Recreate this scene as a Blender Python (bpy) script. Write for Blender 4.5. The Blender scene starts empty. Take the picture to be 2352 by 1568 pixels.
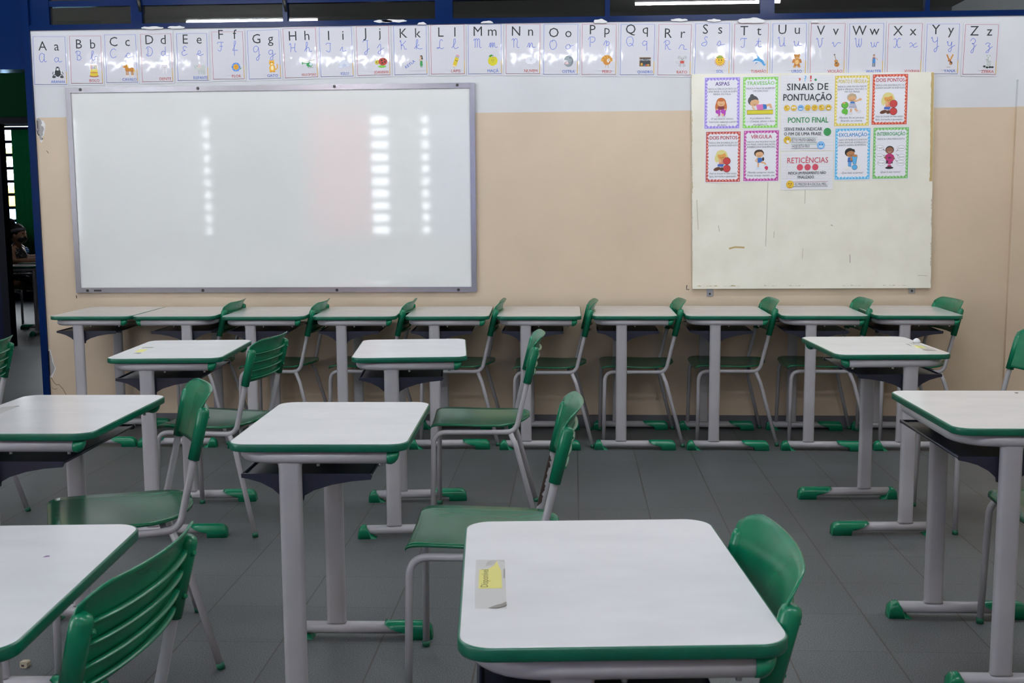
import bpy, bmesh, math, random
from mathutils import Vector, Matrix
PI = math.pi
S = bpy.context.scene
COL = S.collection
random.seed(7)

# ------------------------------------------------------------------ materials
def lin(c):
    return c / 12.92 if c <= .04045 else ((c + .055) / 1.055) ** 2.4
def hexc(h):
    return tuple(lin(int(h[i:i + 2], 16) / 255) for i in (0, 2, 4)) + (1.,)
def newmat(name):
    m = bpy.data.materials.new(name); m.use_nodes = True
    nt = m.node_tree
    return m, nt, nt.nodes, nt.links, nt.nodes['Principled BSDF']
def bump(nt, bsdf, scale, dist, strength=.5, detail=3, coord='Object', stretch=None, coat=False):
    N, L = nt.nodes, nt.links
    tc = N.new('ShaderNodeTexCoord'); nz = N.new('ShaderNodeTexNoise'); bp = N.new('ShaderNodeBump')
    nz.inputs['Scale'].default_value = scale; nz.inputs['Detail'].default_value = detail
    src = tc.outputs[coord]
    if stretch:
        mp = N.new('ShaderNodeMapping'); mp.inputs['Scale'].default_value = stretch
        L.new(src, mp.inputs[0]); src = mp.outputs[0]
    L.new(src, nz.inputs['Vector']); L.new(nz.outputs[0], bp.inputs['Height'])
    bp.inputs['Distance'].default_value = dist; bp.inputs['Strength'].default_value = strength
    L.new(bp.outputs[0], bsdf.inputs['Coat Normal' if coat else 'Normal'])
def mottle(nt, bsdf, c1, c2, scale, lo=.4, hi=.6, detail=4, stretch=None, coord='Object'):
    N, L = nt.nodes, nt.links
    tc = N.new('ShaderNodeTexCoord'); nz = N.new('ShaderNodeTexNoise'); rp = N.new('ShaderNodeValToRGB')
    nz.inputs['Scale'].default_value = scale; nz.inputs['Detail'].default_value = detail
    src = tc.outputs[coord]
    if stretch:
        mp = N.new('ShaderNodeMapping'); mp.inputs['Scale'].default_value = stretch
        L.new(src, mp.inputs[0]); src = mp.outputs[0]
    L.new(src, nz.inputs['Vector']); L.new(nz.outputs[0], rp.inputs[0])
    rp.color_ramp.elements[0].position = lo; rp.color_ramp.elements[0].color = c1
    rp.color_ramp.elements[1].position = hi; rp.color_ramp.elements[1].color = c2
    L.new(rp.outputs[0], bsdf.inputs['Base Color'])
    return rp
def plain(name, col, rough=.5, metal=0., spec=.5, coat=0., trans=0.):
    m, nt, N, L, b = newmat(name)
    b.inputs['Base Color'].default_value = col
    b.inputs['Roughness'].default_value = rough; b.inputs['Metallic'].default_value = metal
    b.inputs['Specular IOR Level'].default_value = spec
    b.inputs['Coat Weight'].default_value = coat; b.inputs['Coat Roughness'].default_value = .08
    b.inputs['Transmission Weight'].default_value = trans
    return m
def rgb(r, g, b): return (r, g, b, 1.)

M = {}
m, nt, N, L, b = newmat('white_laminate')
mottle(nt, b, rgb(.69, .69, .70), rgb(.735, .735, .745), 6, .35, .65, 7, (1, 2.2, 1)); b.inputs['Roughness'].default_value = .17
M['laminate'] = m
m, nt, N, L, b = newmat('green_plastic')
mottle(nt, b, rgb(.002, .142, .066), rgb(.0025, .18, .085), 9, .3, .7); b.inputs['Roughness'].default_value = .27; b.inputs['Specular IOR Level'].default_value = .45
bump(nt, b, 320, .0004, .15); M['green'] = m
m, nt, N, L, b = newmat('green_edge_band')
mottle(nt, b, rgb(.002, .09, .05), rgb(.002, .118, .066), 14, .3, .7); b.inputs['Roughness'].default_value = .32; M['edge'] = m
m, nt, N, L, b = newmat('green_lacquered_seat')
mottle(nt, b, rgb(.007, .11, .05), rgb(.009, .145, .068), 6, .3, .7, 5, (1, 9, 1)); b.inputs['Roughness'].default_value = .22
bump(nt, b, 60, .0002, .1, 3, 'Object', (1, 12, 1)); M['seat'] = m
m, nt, N, L, b = newmat('grey_painted_steel')
rp = mottle(nt, b, rgb(.37, .36, .385), rgb(.43, .42, .44), 6, .3, .7)
b.inputs['Roughness'].default_value = .3; bump(nt, b, 90, .0004, .2); M['steel'] = m
M['bolt'] = plain('zinc_bolt', rgb(.5, .5, .5), .3, .8)
M['navy'] = plain('navy_plastic', rgb(.012, .014, .03), .38)
M['tip'] = plain('green_rubber_tip', rgb(.004, .10, .05), .55)
M['rust'] = plain('bare_rusty_steel', rgb(.03, .015, .01), .8)
M['dirt'] = plain('grey_scuff', rgb(.22, .2, .18), .7)

# floor: 30 cm terrazzo-like tiles with thin dark joints
m, nt, N, L, b = newmat('speckled_grey_tile')
tc = N.new('ShaderNodeTexCoord'); sx = N.new('ShaderNodeSeparateXYZ'); L.new(tc.outputs['Object'], sx.inputs[0])
def mth(op, a, bb=None):
    n = N.new('ShaderNodeMath'); n.operation = op
    for i, v in enumerate((a, bb)):
        if v is None: continue
        if isinstance(v, (int, float)): n.inputs[i].default_value = v
        else: L.new(v, n.inputs[i])
    return n.outputs[0]
def joint(o, off, w):
    f = mth('FRACT', mth('ADD', mth('DIVIDE', mth('SUBTRACT', o, off), .3), .5))
    d = mth('ABSOLUTE', mth('SUBTRACT', f, .5))
    return mth('LESS_THAN', d, w / .3)
jx = joint(sx.outputs[0], .022, .0027); jy = joint(sx.outputs[1], 4.369, .0013)
j = mth('MAXIMUM', jx, jy)
n1 = N.new('ShaderNodeTexNoise'); n1.inputs['Scale'].default_value = 300; n1.inputs['Detail'].default_value = 2
n2 = N.new('ShaderNodeTexNoise'); n2.inputs['Scale'].default_value = 1.6; n2.inputs['Detail'].default_value = 5
L.new(tc.outputs['Object'], n1.inputs['Vector']); L.new(tc.outputs['Object'], n2.inputs['Vector'])
r1 = N.new('ShaderNodeValToRGB'); L.new(n1.outputs[0], r1.inputs[0])
r1.color_ramp.elements[0].position = .36; r1.color_ramp.elements[0].color = rgb(.042, .046, .048)
r1.color_ramp.elements[1].position = .66; r1.color_ramp.elements[1].color = rgb(.142, .153, .158)
r2 = N.new('ShaderNodeValToRGB'); L.new(n2.outputs[0], r2.inputs[0])
r2.color_ramp.elements[0].position = .3; r2.color_ramp.elements[0].color = rgb(.86, .85, .84)
r2.color_ramp.elements[1].position = .7; r2.color_ramp.elements[1].color = rgb(1.04, 1.05, 1.06)
wn = N.new('ShaderNodeTexWhiteNoise'); wn.noise_dimensions = '2D'
fx = mth('FLOOR', mth('DIVIDE', mth('SUBTRACT', sx.outputs[0], .022), .3)); fy = mth('FLOOR', mth('DIVIDE', mth('SUBTRACT', sx.outputs[1], 4.369), .3))
cx = N.new('ShaderNodeCombineXYZ'); L.new(fx, cx.inputs[0]); L.new(fy, cx.inputs[1]); L.new(cx.outputs[0], wn.inputs['Vector'])
tv = mth('ADD', mth('MULTIPLY', wn.outputs[0], .12), .94)
mx = N.new('ShaderNodeMix'); mx.data_type = 'RGBA'; mx.blend_type = 'MULTIPLY'; mx.inputs[0].default_value = 1
L.new(r1.outputs[0], mx.inputs[6]); L.new(r2.outputs[0], mx.inputs[7])
mv = N.new('ShaderNodeMix'); mv.data_type = 'RGBA'; mv.blend_type = 'MULTIPLY'; mv.inputs[0].default_value = 1
L.new(mx.outputs[2], mv.inputs[6]); L.new(tv, mv.inputs[7])
mj = N.new('ShaderNodeMix'); mj.data_type = 'RGBA'; L.new(j, mj.inputs[0]); L.new(mv.outputs[2], mj.inputs[6]); mj.inputs[7].default_value = rgb(.045, .042, .035)
L.new(mj.outputs[2], b.inputs['Base Color']); b.inputs['Roughness'].default_value = .5
M['floor'] = m

# wall paint: white above the 1.83 m line, beige gloss below
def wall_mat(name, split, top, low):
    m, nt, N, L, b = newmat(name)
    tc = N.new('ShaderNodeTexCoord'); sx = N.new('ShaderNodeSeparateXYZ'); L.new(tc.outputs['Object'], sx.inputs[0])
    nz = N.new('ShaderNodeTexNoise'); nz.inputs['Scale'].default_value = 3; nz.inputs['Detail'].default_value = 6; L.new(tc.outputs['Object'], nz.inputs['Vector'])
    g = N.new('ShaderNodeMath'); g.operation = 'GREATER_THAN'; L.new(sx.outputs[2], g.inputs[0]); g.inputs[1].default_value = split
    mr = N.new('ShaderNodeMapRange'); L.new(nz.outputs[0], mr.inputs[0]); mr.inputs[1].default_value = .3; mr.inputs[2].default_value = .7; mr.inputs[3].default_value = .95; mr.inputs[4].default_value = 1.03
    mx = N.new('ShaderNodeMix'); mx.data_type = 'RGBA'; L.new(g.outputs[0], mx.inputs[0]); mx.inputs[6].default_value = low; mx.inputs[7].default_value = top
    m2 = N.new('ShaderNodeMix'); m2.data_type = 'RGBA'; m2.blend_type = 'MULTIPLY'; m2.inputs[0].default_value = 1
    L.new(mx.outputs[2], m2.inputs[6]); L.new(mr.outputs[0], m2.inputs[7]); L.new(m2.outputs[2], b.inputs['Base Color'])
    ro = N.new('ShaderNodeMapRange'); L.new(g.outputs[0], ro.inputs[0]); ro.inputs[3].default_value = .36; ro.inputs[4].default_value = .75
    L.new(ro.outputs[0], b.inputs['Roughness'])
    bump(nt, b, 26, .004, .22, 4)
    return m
M['wall'] = wall_mat('white_over_beige_paint', 1.832, rgb(.655, .665, .695), rgb(.635, .51, .375))
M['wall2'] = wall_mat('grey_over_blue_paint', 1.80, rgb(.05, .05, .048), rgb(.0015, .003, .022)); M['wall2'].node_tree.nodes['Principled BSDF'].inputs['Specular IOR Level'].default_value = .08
M['shaded_ceiling'] = plain('shade_painted_corridor_ceiling', rgb(.035, .032, .028), .9)  # corridor ceiling coloured near black to stand in for its lack of light
M['white_paint'] = plain('white_ceiling_paint', rgb(.72, .72, .70), .8)
M['blue'] = plain('navy_blue_enamel', rgb(.0015, .013, .072), .16, 0, .08)
M['base'] = plain('grey_baseboard', rgb(.11, .11, .125), .6)
M['mortar'] = plain('bare_grey_mortar', rgb(.36, .35, .345), .9)
M['plaster'] = plain('white_plaster_edge', rgb(.75, .75, .76), .8)
M['brick'] = plain('dark_brick_gap', rgb(.05, .03, .025), .9)
M['crack'] = plain('hairline_crack', rgb(.22, .15, .09), .9)
M['black'] = plain('black_plastic', rgb(.01, .01, .01), .4)
M['green_wall'] = plain('dark_green_paint', rgb(.001, .022, .008), .7, 0, .03)
M['dark'] = plain('dark_door_paint', rgb(.006, .007, .012), .6, 0, .05)
m, nt, N, L, b = newmat('whiteboard_enamel')
mottle(nt, b, rgb(.755, .77, .76), rgb(.78, .795, .785), 2, .3, .7); b.inputs['Roughness'].default_value = .045; b.inputs['Specular IOR Level'].default_value = .55
bump(nt, b, 7, .0002, .2, 1, 'Object', (1, 1, 1.6)); M['board'] = m
M['alu'] = plain('aluminium_profile', rgb(.34, .325, .36), .22, .55)
m, nt, N, L, b = newmat('cream_painted_board')
tc = N.new('ShaderNodeTexCoord')
nz = N.new('ShaderNodeTexNoise'); nz.inputs['Scale'].default_value = 7; nz.inputs['Detail'].default_value = 8; L.new(tc.outputs['Object'], nz.inputs['Vector'])
rp = N.new('ShaderNodeValToRGB'); L.new(nz.outputs[0], rp.inputs[0])
e = rp.color_ramp.elements; e[0].position = .3; e[0].color = rgb(.76, .735, .63); e[1].position = .62; e[1].color = rgb(.82, .80, .70)
L.new(rp.outputs[0], b.inputs['Base Color']); b.inputs['Roughness'].default_value = .45; bump(nt, b, 30, .002, .2); M['cream'] = m
M['ochre'] = plain('ochre_worn_edge', rgb(.48, .36, .16), .8)
M['scuff'] = plain('brown_grey_scuff', rgb(.52, .48, .39), .8)
M['zinc'] = plain('galvanised_bracket', rgb(.35, .36, .38), .4, .7)
m, nt, N, L, b = newmat('paper_in_clear_film')
b.inputs['Base Color'].default_value = rgb(.64, .64, .695); b.inputs['Roughness'].default_value = .6
b.inputs['Coat Weight'].default_value = .3; b.inputs['Coat Roughness'].default_value = .05
bump(nt, b, 8, .005, .3, 2, 'Object', (2.2, 1, .8), True); M['film'] = m
m, nt, N, L, b = newmat('white_paper'); b.inputs['Base Color'].default_value = rgb(.77, .77, .80); b.inputs['Roughness'].default_value = .7
bump(nt, b, 12, .004, .3); M['paper'] = m
M['yellow_tag'] = plain('yellow_tag_paper', rgb(.84, .79, .22), .35)
def clear(name, tint, alpha, rough, dust=(.5, .5, .48, 1), gloss=1.):
    m, nt, N, L, b = newmat(name)
    b.inputs['Base Color'].default_value = dust; b.inputs['Roughness'].default_value = .6
    out = N['Material Output']
    tr = N.new('ShaderNodeBsdfTransparent'); tr.inputs[0].default_value = tint
    gl = N.new('ShaderNodeBsdfGlossy'); gl.inputs['Roughness'].default_value = rough
    fr = N.new('ShaderNodeFresnel'); fr.inputs[0].default_value = 1.5
    m1 = N.new('ShaderNodeMixShader'); m1.inputs[0].default_value = alpha; L.new(tr.outputs[0], m1.inputs[1]); L.new(b.outputs[0], m1.inputs[2])
    m2 = N.new('ShaderNodeMixShader'); ge = N.new('ShaderNodeNewGeometry'); inv = N.new('ShaderNodeMath'); inv.operation = 'SUBTRACT'; inv.use_clamp = True; inv.inputs[0].default_value = gloss; L.new(ge.outputs['Backfacing'], inv.inputs[1]); mu = N.new('ShaderNodeMath'); mu.operation = 'MULTIPLY'; L.new(fr.outputs[0], mu.inputs[0]); L.new(inv.outputs[0], mu.inputs[1]); L.new(mu.outputs[0], m2.inputs[0]); L.new(m1.outputs[0], m2.inputs[1]); L.new(gl.outputs[0], m2.inputs[2])
    L.new(m2.outputs[0], out.inputs[0]); return m
M['glass'] = clear('clear_glass', rgb(.8, .82, .8), .01, .0)
M['dusty'] = clear('dusty_glass', rgb(.6, .62, .6), .045, .02, (.4, .4, .36, 1))
M['tape'] = clear('yellowed_clear_tape', rgb(.985, .982, .97), .03, .3, (.5, .47, .4, 1), .35)
def curtain_mat(name, c, t):
    m, nt, N, L, b = newmat(name)
    b.inputs['Base Color'].default_value = c; b.inputs['Roughness'].default_value = .9
    tl = N.new('ShaderNodeBsdfTranslucent'); tl.inputs[0].default_value = c
    mx = N.new('ShaderNodeMixShader'); mx.inputs[0].default_value = t
    L.new(b.outputs[0], mx.inputs[1]); L.new(tl.outputs[0], mx.inputs[2]); L.new(mx.outputs[0], N['Material Output'].inputs[0]); return m
M['cur_red'] = curtain_mat('red_curtain_cloth', rgb(.85, .10, .13), .85)
M['cur_green'] = curtain_mat('green_curtain_cloth', rgb(.02, .2, .07), .6)
M['cur_pale'] = curtain_mat('pale_curtain_cloth', rgb(.6, .63, .6), .6)
M['cur_blue'] = curtain_mat('blue_curtain_cloth', rgb(.2, .3, .6), .7)
M['cur_far'] = curtain_mat('dark_green_curtain_cloth', rgb(.002, .05, .018), .3)
def emit(name, c, s):
    m, nt, N, L, b = newmat(name)
    b.inputs['Base Color'].default_value = c; b.inputs['Emission Color'].default_value = c; b.inputs['Emission Strength'].default_value = s; return m
LAMP = 152.
M['tube'] = emit('fluorescent_tube', rgb(.94, .98, 1.03), LAMP); M['fill_tube'] = emit('added_fill_tube', rgb(.94, .97, 1.0), LAMP * .32); M['reduced_tube'] = emit('reduced_fluorescent_tube', rgb(.94, .97, 1.0), LAMP * .58)
M['lampbody'] = plain('white_lamp_body', rgb(.7, .7, .7), .4)
M['skin'] = plain('brown_skin', rgb(.33, .17, .10), .55)
M['hair'] = plain('black_hair', rgb(.014, .009, .008), .6, 0, .2)
m, nt, N, L, b = newmat('dotted_black_dress'); tc = N.new('ShaderNodeTexCoord'); vo = N.new('ShaderNodeTexVoronoi'); vo.inputs['Scale'].default_value = 60
L.new(tc.outputs['Object'], vo.inputs['Vector']); rp = N.new('ShaderNodeValToRGB'); L.new(vo.outputs['Distance'], rp.inputs[0])
rp.color_ramp.elements[0].position = .22; rp.color_ramp.elements[0].color = rgb(.5, .5, .5); rp.color_ramp.elements[1].position = .3; rp.color_ramp.elements[1].color = rgb(.012, .012, .016)
L.new(rp.outputs[0], b.inputs['Base Color']); M['dress'] = m
m, nt, N, L, b = newmat('blue_striped_shirt'); tc = N.new('ShaderNodeTexCoord'); wv = N.new('ShaderNodeTexWave'); wv.bands_direction = 'Z'; wv.inputs['Scale'].default_value = 12
L.new(tc.outputs['Object'], wv.inputs['Vector']); rp = N.new('ShaderNodeValToRGB'); L.new(wv.outputs[0], rp.inputs[0])
rp.color_ramp.elements[0].position = .35; rp.color_ramp.elements[0].color = rgb(.02, .12, .45); rp.color_ramp.elements[1].position = .65; rp.color_ramp.elements[1].color = rgb(.25, .5, .8)
L.new(rp.outputs[0], b.inputs['Base Color']); M['shirt'] = m
M['band'] = plain('grey_headband', rgb(.12, .12, .14), .8)
M['jeans'] = plain('dark_trousers', rgb(.02, .025, .05), .8)
M['leaf'] = plain('palm_leaf', rgb(.22, .30, .04), .5)
M['ywall'] = plain('yellow_outside_wall', rgb(.8, .45, .05), .7)
M['bluewall'] = plain('pale_blue_outside_wall', rgb(.25, .5, .75), .7)
M['chip'] = plain('chalky_wedge', rgb(.42, .37, .28), .9)

INK = {}
def ink(h):
    if h not in INK: INK[h] = plain('print_' + h, hexc(h), .55)
    return INK[h]

# ------------------------------------------------------------------ mesh building
class MB:
    """collects geometry, links it as ONE mesh object"""
    def __init__(s): s.v = []; s.f = []; s.mi = []; s.sm = []; s.mats = []
    def mat(s, m):
        if m not in s.mats: s.mats.append(m)
        return s.mats.index(m)
    def add(s, vs, fs, m, smooth=False):
        o = len(s.v); k = s.mat(m); s.v += [tuple(p) for p in vs]
        for f in fs: s.f.append(tuple(i + o for i in f)); s.mi.append(k); s.sm.append(smooth)
    def box(s, x0, x1, y0, y1, z0, z1, m):
        s.add([(x, y, z) for x in (x0, x1) for y in (y0, y1) for z in (z0, z1)],
              [(0, 1, 3, 2), (4, 6, 7, 5), (0, 4, 5, 1), (2, 3, 7, 6), (0, 2, 6, 4), (1, 5, 7, 3)], m)
    def loft(s, rings, m, caps=True, smooth=True, closed=True):
        n = len(rings[0]); vs = [p for r in rings for p in r]; fs = []
        for a in range(len(rings) - 1):
            for i in range(n if closed else n - 1):
                q = (i + 1) % n
                fs.append((a * n + i, a * n + q, (a + 1) * n + q, (a + 1) * n + i))
        s.add(vs, fs, m, smooth)
        if caps and closed:
            o = len(s.v) - len(vs); k = s.mat(m)
            for c in (tuple(range(n))[::-1], tuple(range(n * (len(rings) - 1), n * len(rings)))):
                s.f.append(tuple(i + o for i in c)); s.mi.append(k); s.sm.append(False)
    def tube(s, path, r, m, n=14, caps=True, sy=1.):
        P = [Vector(p) for p in path]; rings = []
        rr = r if isinstance(r, (list, tuple)) else [r] * len(P)
        t0 = (P[1] - P[0]).normalized(); up = Vector((0, 1, 0)) if abs(t0.y) < .9 else Vector((0, 0, 1))
        nrm = (up - t0 * up.dot(t0)).normalized()
        for i, p in enumerate(P):
            t = ((P[min(i + 1, len(P) - 1)] - p).normalized() + (p - P[max(i - 1, 0)]).normalized()).normalized()
            nrm = (nrm - t * nrm.dot(t)).normalized(); bi = t.cross(nrm)
            rings.append([p + (nrm * math.cos(a) * sy + bi * math.sin(a)) * rr[i] for a in (2 * PI * k / n for k in range(n))])
        s.loft(rings, m, caps)
    def prism(s, poly, axis, a, b, m):
        def P(u, v, w): return {'x': (w, u, v), 'y': (u, w, v), 'z': (u, v, w)}[axis]
        n = len(poly)
        s.add([P(u, v, a) for u, v in poly] + [P(u, v, b) for u, v in poly],
              [tuple(range(n)), tuple(range(2 * n - 1, n - 1, -1))] + [(i, (i + 1) % n + 0, (i + 1) % n + n, i + n) for i in range(n)], m)
    def build(s, name, parent=None):
        me = bpy.data.meshes.new(name); me.from_pydata(s.v, [], s.f)
        for m in s.mats: me.materials.append(m)
        me.polygons.foreach_set('material_index', s.mi); me.polygons.foreach_set('use_smooth', s.sm)
        bm = bmesh.new(); bm.from_mesh(me); bmesh.ops.recalc_face_normals(bm, faces=bm.faces); bm.to_mesh(me); bm.free()
        me.update()
        o = bpy.data.objects.new(name, me); COL.objects.link(o)
        if parent: o.parent = parent
        return o
def fillet(pts, rad, n=6):
    P = [Vector(p) for p in pts]; out = [P[0]]
    for i in range(1, len(P) - 1):
        r = rad[i - 1] if isinstance(rad, (list, tuple)) else rad
        a = (P[i - 1] - P[i]).normalized(); c = (P[i + 1] - P[i]).normalized()
        ang = a.angle(c); d = min(r / math.tan(ang / 2), (P[i - 1] - P[i]).length * .49, (P[i + 1] - P[i]).length * .49)
        A, C = P[i] + a * d, P[i] + c * d
        for k in range(n + 1):
            t = k / n; out.append(A * (1 - t) ** 2 + P[i] * 2 * t * (1 - t) + C * t * t)
    out.append(P[-1]); return out
def rrect(hx, hy, r, n=8):
    out = []
    for cx, cy, a0 in ((hx - r, hy - r, 0), (-hx + r, hy - r, PI / 2), (-hx + r, -hy + r, PI), (hx - r, -hy + r, 1.5 * PI)):
        out += [(cx + r * math.cos(a0 + PI / 2 * k / n), cy + r * math.sin(a0 + PI / 2 * k / n)) for k in range(n + 1)]
    return out
def tag(o, label=None, cat=None, group=None, kind=None):
    if label: o['label'] = label
    if cat: o['category'] = cat
    if group: o['group'] = group
    if kind: o['kind'] = kind
    return o
def struct(o, label=None, cat=None):
    return tag(o, label, cat, None, 'structure')
def empty(name, loc=(0, 0, 0), rz=0):
    o = bpy.data.objects.new(name, None); COL.objects.link(o); o.location = loc; o.rotation_euler = (0, 0, rz); o.empty_display_size = .1
    return o
KIDS = {}
def copy_tree(o, parent=None):
    c = o.copy(); COL.objects.link(c); c.parent = parent
    for ch in [x for x in bpy.data.objects if x.parent == o]: copy_tree(ch, c)
    return c

# ------------------------------------------------------------------ camera
f_px, H = 2555.6, 1.2975
yaw, pitch, roll = .05553, .12105, -.0063
cy, sy = math.cos(yaw), math.sin(yaw); cp, sp = math.cos(pitch), math.sin(pitch); cr, sr = math.cos(roll), math.sin(roll)
f0 = Vector((-sy, cy, 0)); r0 = Vector((cy, sy, 0)); u0 = Vector((0, 0, 1))
fw = f0 * cp - u0 * sp; up = u0 * cp + f0 * sp
rt = r0 * cr + up * sr; up = up * cr - r0 * sr
cam = bpy.data.cameras.new('camera'); co = bpy.data.objects.new('camera', cam); COL.objects.link(co)
co.matrix_world = Matrix(((rt.x, up.x, -fw.x, 0), (rt.y, up.y, -fw.y, 0), (rt.z, up.z, -fw.z, H), (0, 0, 0, 1)))
cam.sensor_width = 36; cam.lens = f_px / 2352 * 36; cam.clip_start = .05
cam.dof.use_dof = True; cam.dof.focus_distance = 4.6; cam.dof.aperture_fstop = 18
S.camera = co
def at(px, py, Y):
    d = fw + rt * ((px - 1176) / f_px) - up * ((py - 784) / f_px)
    p = Vector((0, 0, H)) + d * (Y / d.y); return p

# ------------------------------------------------------------------ room shell
YW = 6.5; XL, XR, YB, ZC = -8.0, 3.3, -2.2, 3.0
ZT = 2.33                                  # top of the solid wall, foot of the transom windows
mb = MB(); mb.box(-9.2, 3.5, -2.4, 16, -.1, 0, M['floor']); struct(mb.build('floor'), 'grey speckled floor of square tiles with thin dark joints', 'floor')
mb = MB(); mb.box(-9.2, 3.5, -2.4, YW + .05, ZC, ZC + .1, M['white_paint']); mb.box(-9.2, 3.5, YW + .05, 16, ZC, ZC + .1, M['shaded_ceiling']); struct(mb.build('ceiling'), 'white ceiling above the classroom', 'ceiling')
DX0, DX1 = -4.12, -3.165
mb = MB(); mb.box(DX1, XR, YW, YW + .15, 0, ZT, M['wall']); mb.box(XL - .2, DX0, YW, YW + .15, 0, ZT, M['wall'])
wall = struct(mb.build('wall_front'), 'front wall painted white above and beige below', 'wall')
mb = MB(); mb.box(XR, XR + .2, -2.4, 16, 0, ZC, M['wall']); struct(mb.build('wall_right'), 'right side wall painted white over beige', 'wall')
# pilaster at the right end of the front wall
mb = MB(); mb.box(2.475, XR, YW - .025, YW, .07, ZT - .35, M['wall']); struct(mb.build('trim_1'), 'shallow beige pilaster at the right end of the front wall', 'trim')
mb = MB(); mb.box(DX1 + .04, XR, YW - .012, YW, 0, .07, M['base']); struct(mb.build('baseboard_front'), 'dark grey baseboard along the front wall behind the desks', 'baseboard')

# left wall and back wall with wide window openings
def wall_with_windows(name, along, c0, c1, a0, a1, holes, z0, z1, label):
    mb = MB()
    def bx(p0, p1, za, zb):
        if along == 'y': mb.box(c0, c1, p0, p1, za, zb, M['wall'])
        else: mb.box(p0, p1, c0, c1, za, zb, M['wall'])
    bx(a0, a1, 0, z0); bx(a0, a1, z1, ZC)
    p = a0
    for h0, h1 in holes: bx(p, h0, z0, z1); p = h1
    bx(p, a1, z0, z1)
    return struct(mb.build(name), label, 'wall')
wall_with_windows('wall_left', 'y', XL - .2, XL, -2.4, YW + .15, [(-1.6, 1.6)], .95, 2.6, 'left side wall with wide window openings')
wall_with_windows('wall_back', 'x', YB - .2, YB, XL - .2, 3.5, [(-7.4, -3.75), (-3.6, -.3)], .90, 2.62, 'back wall with curtained window openings')
def louvre_window(name, along, c, a0, a1, z0, z1, pitch, nm, label, bh=.036):
    mb = MB(); w = .02
    def bx(p0, p1, q0, q1, za, zb):
        if along == 'y': mb.box(q0, q1, p0, p1, za, zb, M['blue'])
        else: mb.box(p0, p1, q0, q1, za, zb, M['blue'])
    bx(a0, a1, c - .03, c + .03, z0, z0 + .04); bx(a0, a1, c - .03, c + .03, z1 - .04, z1)
    for i in range(nm + 1):
        p = a0 + (a1 - a0) * i / nm; bx(max(a0, p - w), min(a1, p + w), c - .03, c + .03, z0, z1)
    o = struct(mb.build(name), label, 'window')
    k = 0; z = z0 + pitch
    mb = MB()
    while z < z1 - .05: bx(a0, a1, c - .012, c + .012, z - bh, z + bh); z += pitch
    mb.build('louvre_bars', o)
    return o
louvre_window('window_3', 'y', XL - .1, -1.6, 1.6, .95, 2.6, .17, 4, 'blue louvre window in the left side wall near the back')
louvre_window('window_5', 'x', YB - .1, -7.4, -3.75, .90, 2.62, .165, 4, 'blue louvre window in the back wall on the left')
louvre_window('window_6', 'x', YB - .1, -3.6, -.3, .90, 2.62, .165, 4, 'blue louvre window in the back wall on the right')
def curtain(x0, x1, y, z0, z1, m, label, nf=None, name='curtain', group=None, axis='x'):
    mb = MB(); n = nf or int((x1 - x0) * 40) + 8; rows = []
    for z in (z0, (z0 + z1) / 2, z1):
        amp = .03 * (1.15 - .4 * (z - z0) / (z1 - z0))
        rows.append([(x0 + (x1 - x0) * i / (n * 4), y + amp * math.sin(i * PI / 2.0 + .3 * math.sin(i * .37)) , z) for i in range(n * 4 + 1)])
    mb.loft(rows, m, False, True, False)
    return tag(mb.build(name), label, 'curtain', group)
G = 'curtains on the back windows'
curtain(-7.42, -7.02, YB + .08, .75, 2.7, M['cur_pale'], 'narrow pale curtain at the far left end of the back windows', group=G)
curtain(-6.80, -5.02, YB + .08, .75, 2.7, M['cur_pale'], 'wide pale curtain of the back windows, left of the green one', group=G)
curtain(-4.95, -3.74, YB + .08, .75, 2.7, M['cur_green'], 'green curtain of the back windows beside the red one', group=G)
curtain(-3.68, -2.72, YB + .08, .62, 2.7, M['cur_red'], 'red curtain whose pink reflection shows on the whiteboard', group=G)
curtain(-2.50, -2.03, YB + .08, .75, 2.7, M['cur_pale'], 'pale curtain between two bright gaps right of the red curtain', group=G)
curtain(-1.92, -.2, YB + .08, .75, 2.7, M['cur_blue'], 'blue curtain at the right end of the back windows', group=G)

# transom window strip above the front wall
mb = MB()
muls = [(-3.165, -3.05), (-2.565, -2.50), (-1.672, -1.645), (-.79, -.69), (.178, .206), (1.048, 1.128), (1.96, 1.985), (2.85, 2.92), (3.27, 3.3)]
fy0, fy1 = YW + .005, YW + .055
mb.box(DX1, XR, YW - .012, YW + .07, ZT, ZT + .03, M['blue'])
for a, c in muls: mb.box(a, c, fy0, fy1, ZT + .03, ZC, M['blue'])
rows = [(ZT + .03, ZT + .135), (ZT + .168, ZT + .285), (ZT + .318, ZT + .435), (ZT + .468, ZC - .03)]
for i in range(len(muls) - 1):
    x0, x1 = muls[i][1], muls[i + 1][0]
    for k in range(3): mb.box(x0, x1, fy0 + .005, fy1 - .005, rows[k][1], rows[k + 1][0], M['blue'])
    mb.box(x0, x1, fy0, fy1, ZC - .03, ZC, M['blue'])
win = struct(mb.build('window_1'), 'strip of navy blue framed transom panes above the front wall', 'window')
for i in range(len(muls) - 1):
    for z0, z1 in rows[:3]:
        mb = MB(); mb.box(muls[i][1], muls[i + 1][0], YW + .026, YW + .031, z0, z1, M['dusty' if i < 2 else 'glass']); mb.build('pane', win)
for px in (318, 652):
    p = at(px, 12, YW); mb = MB(); mb.tube([(p.x, YW + .01, p.z + .06), (p.x + .004, YW - .005, p.z + .02), (p.x + .012, YW, p.z - .035)], [.006, .012, .008], M['black'], 8); mb.build('latch', win)
def blob(pts, y0, y1, m, name, parent, s=1):
    mb = MB(); mb.prism([(p.x, p.z) for p in pts], 'y', y0, y1, m); return mb.build(name, parent)
def px_poly(ox, oy, s, pts, Y): return [at(ox + x / s, oy + y / s, Y) for x, y in pts]
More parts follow.
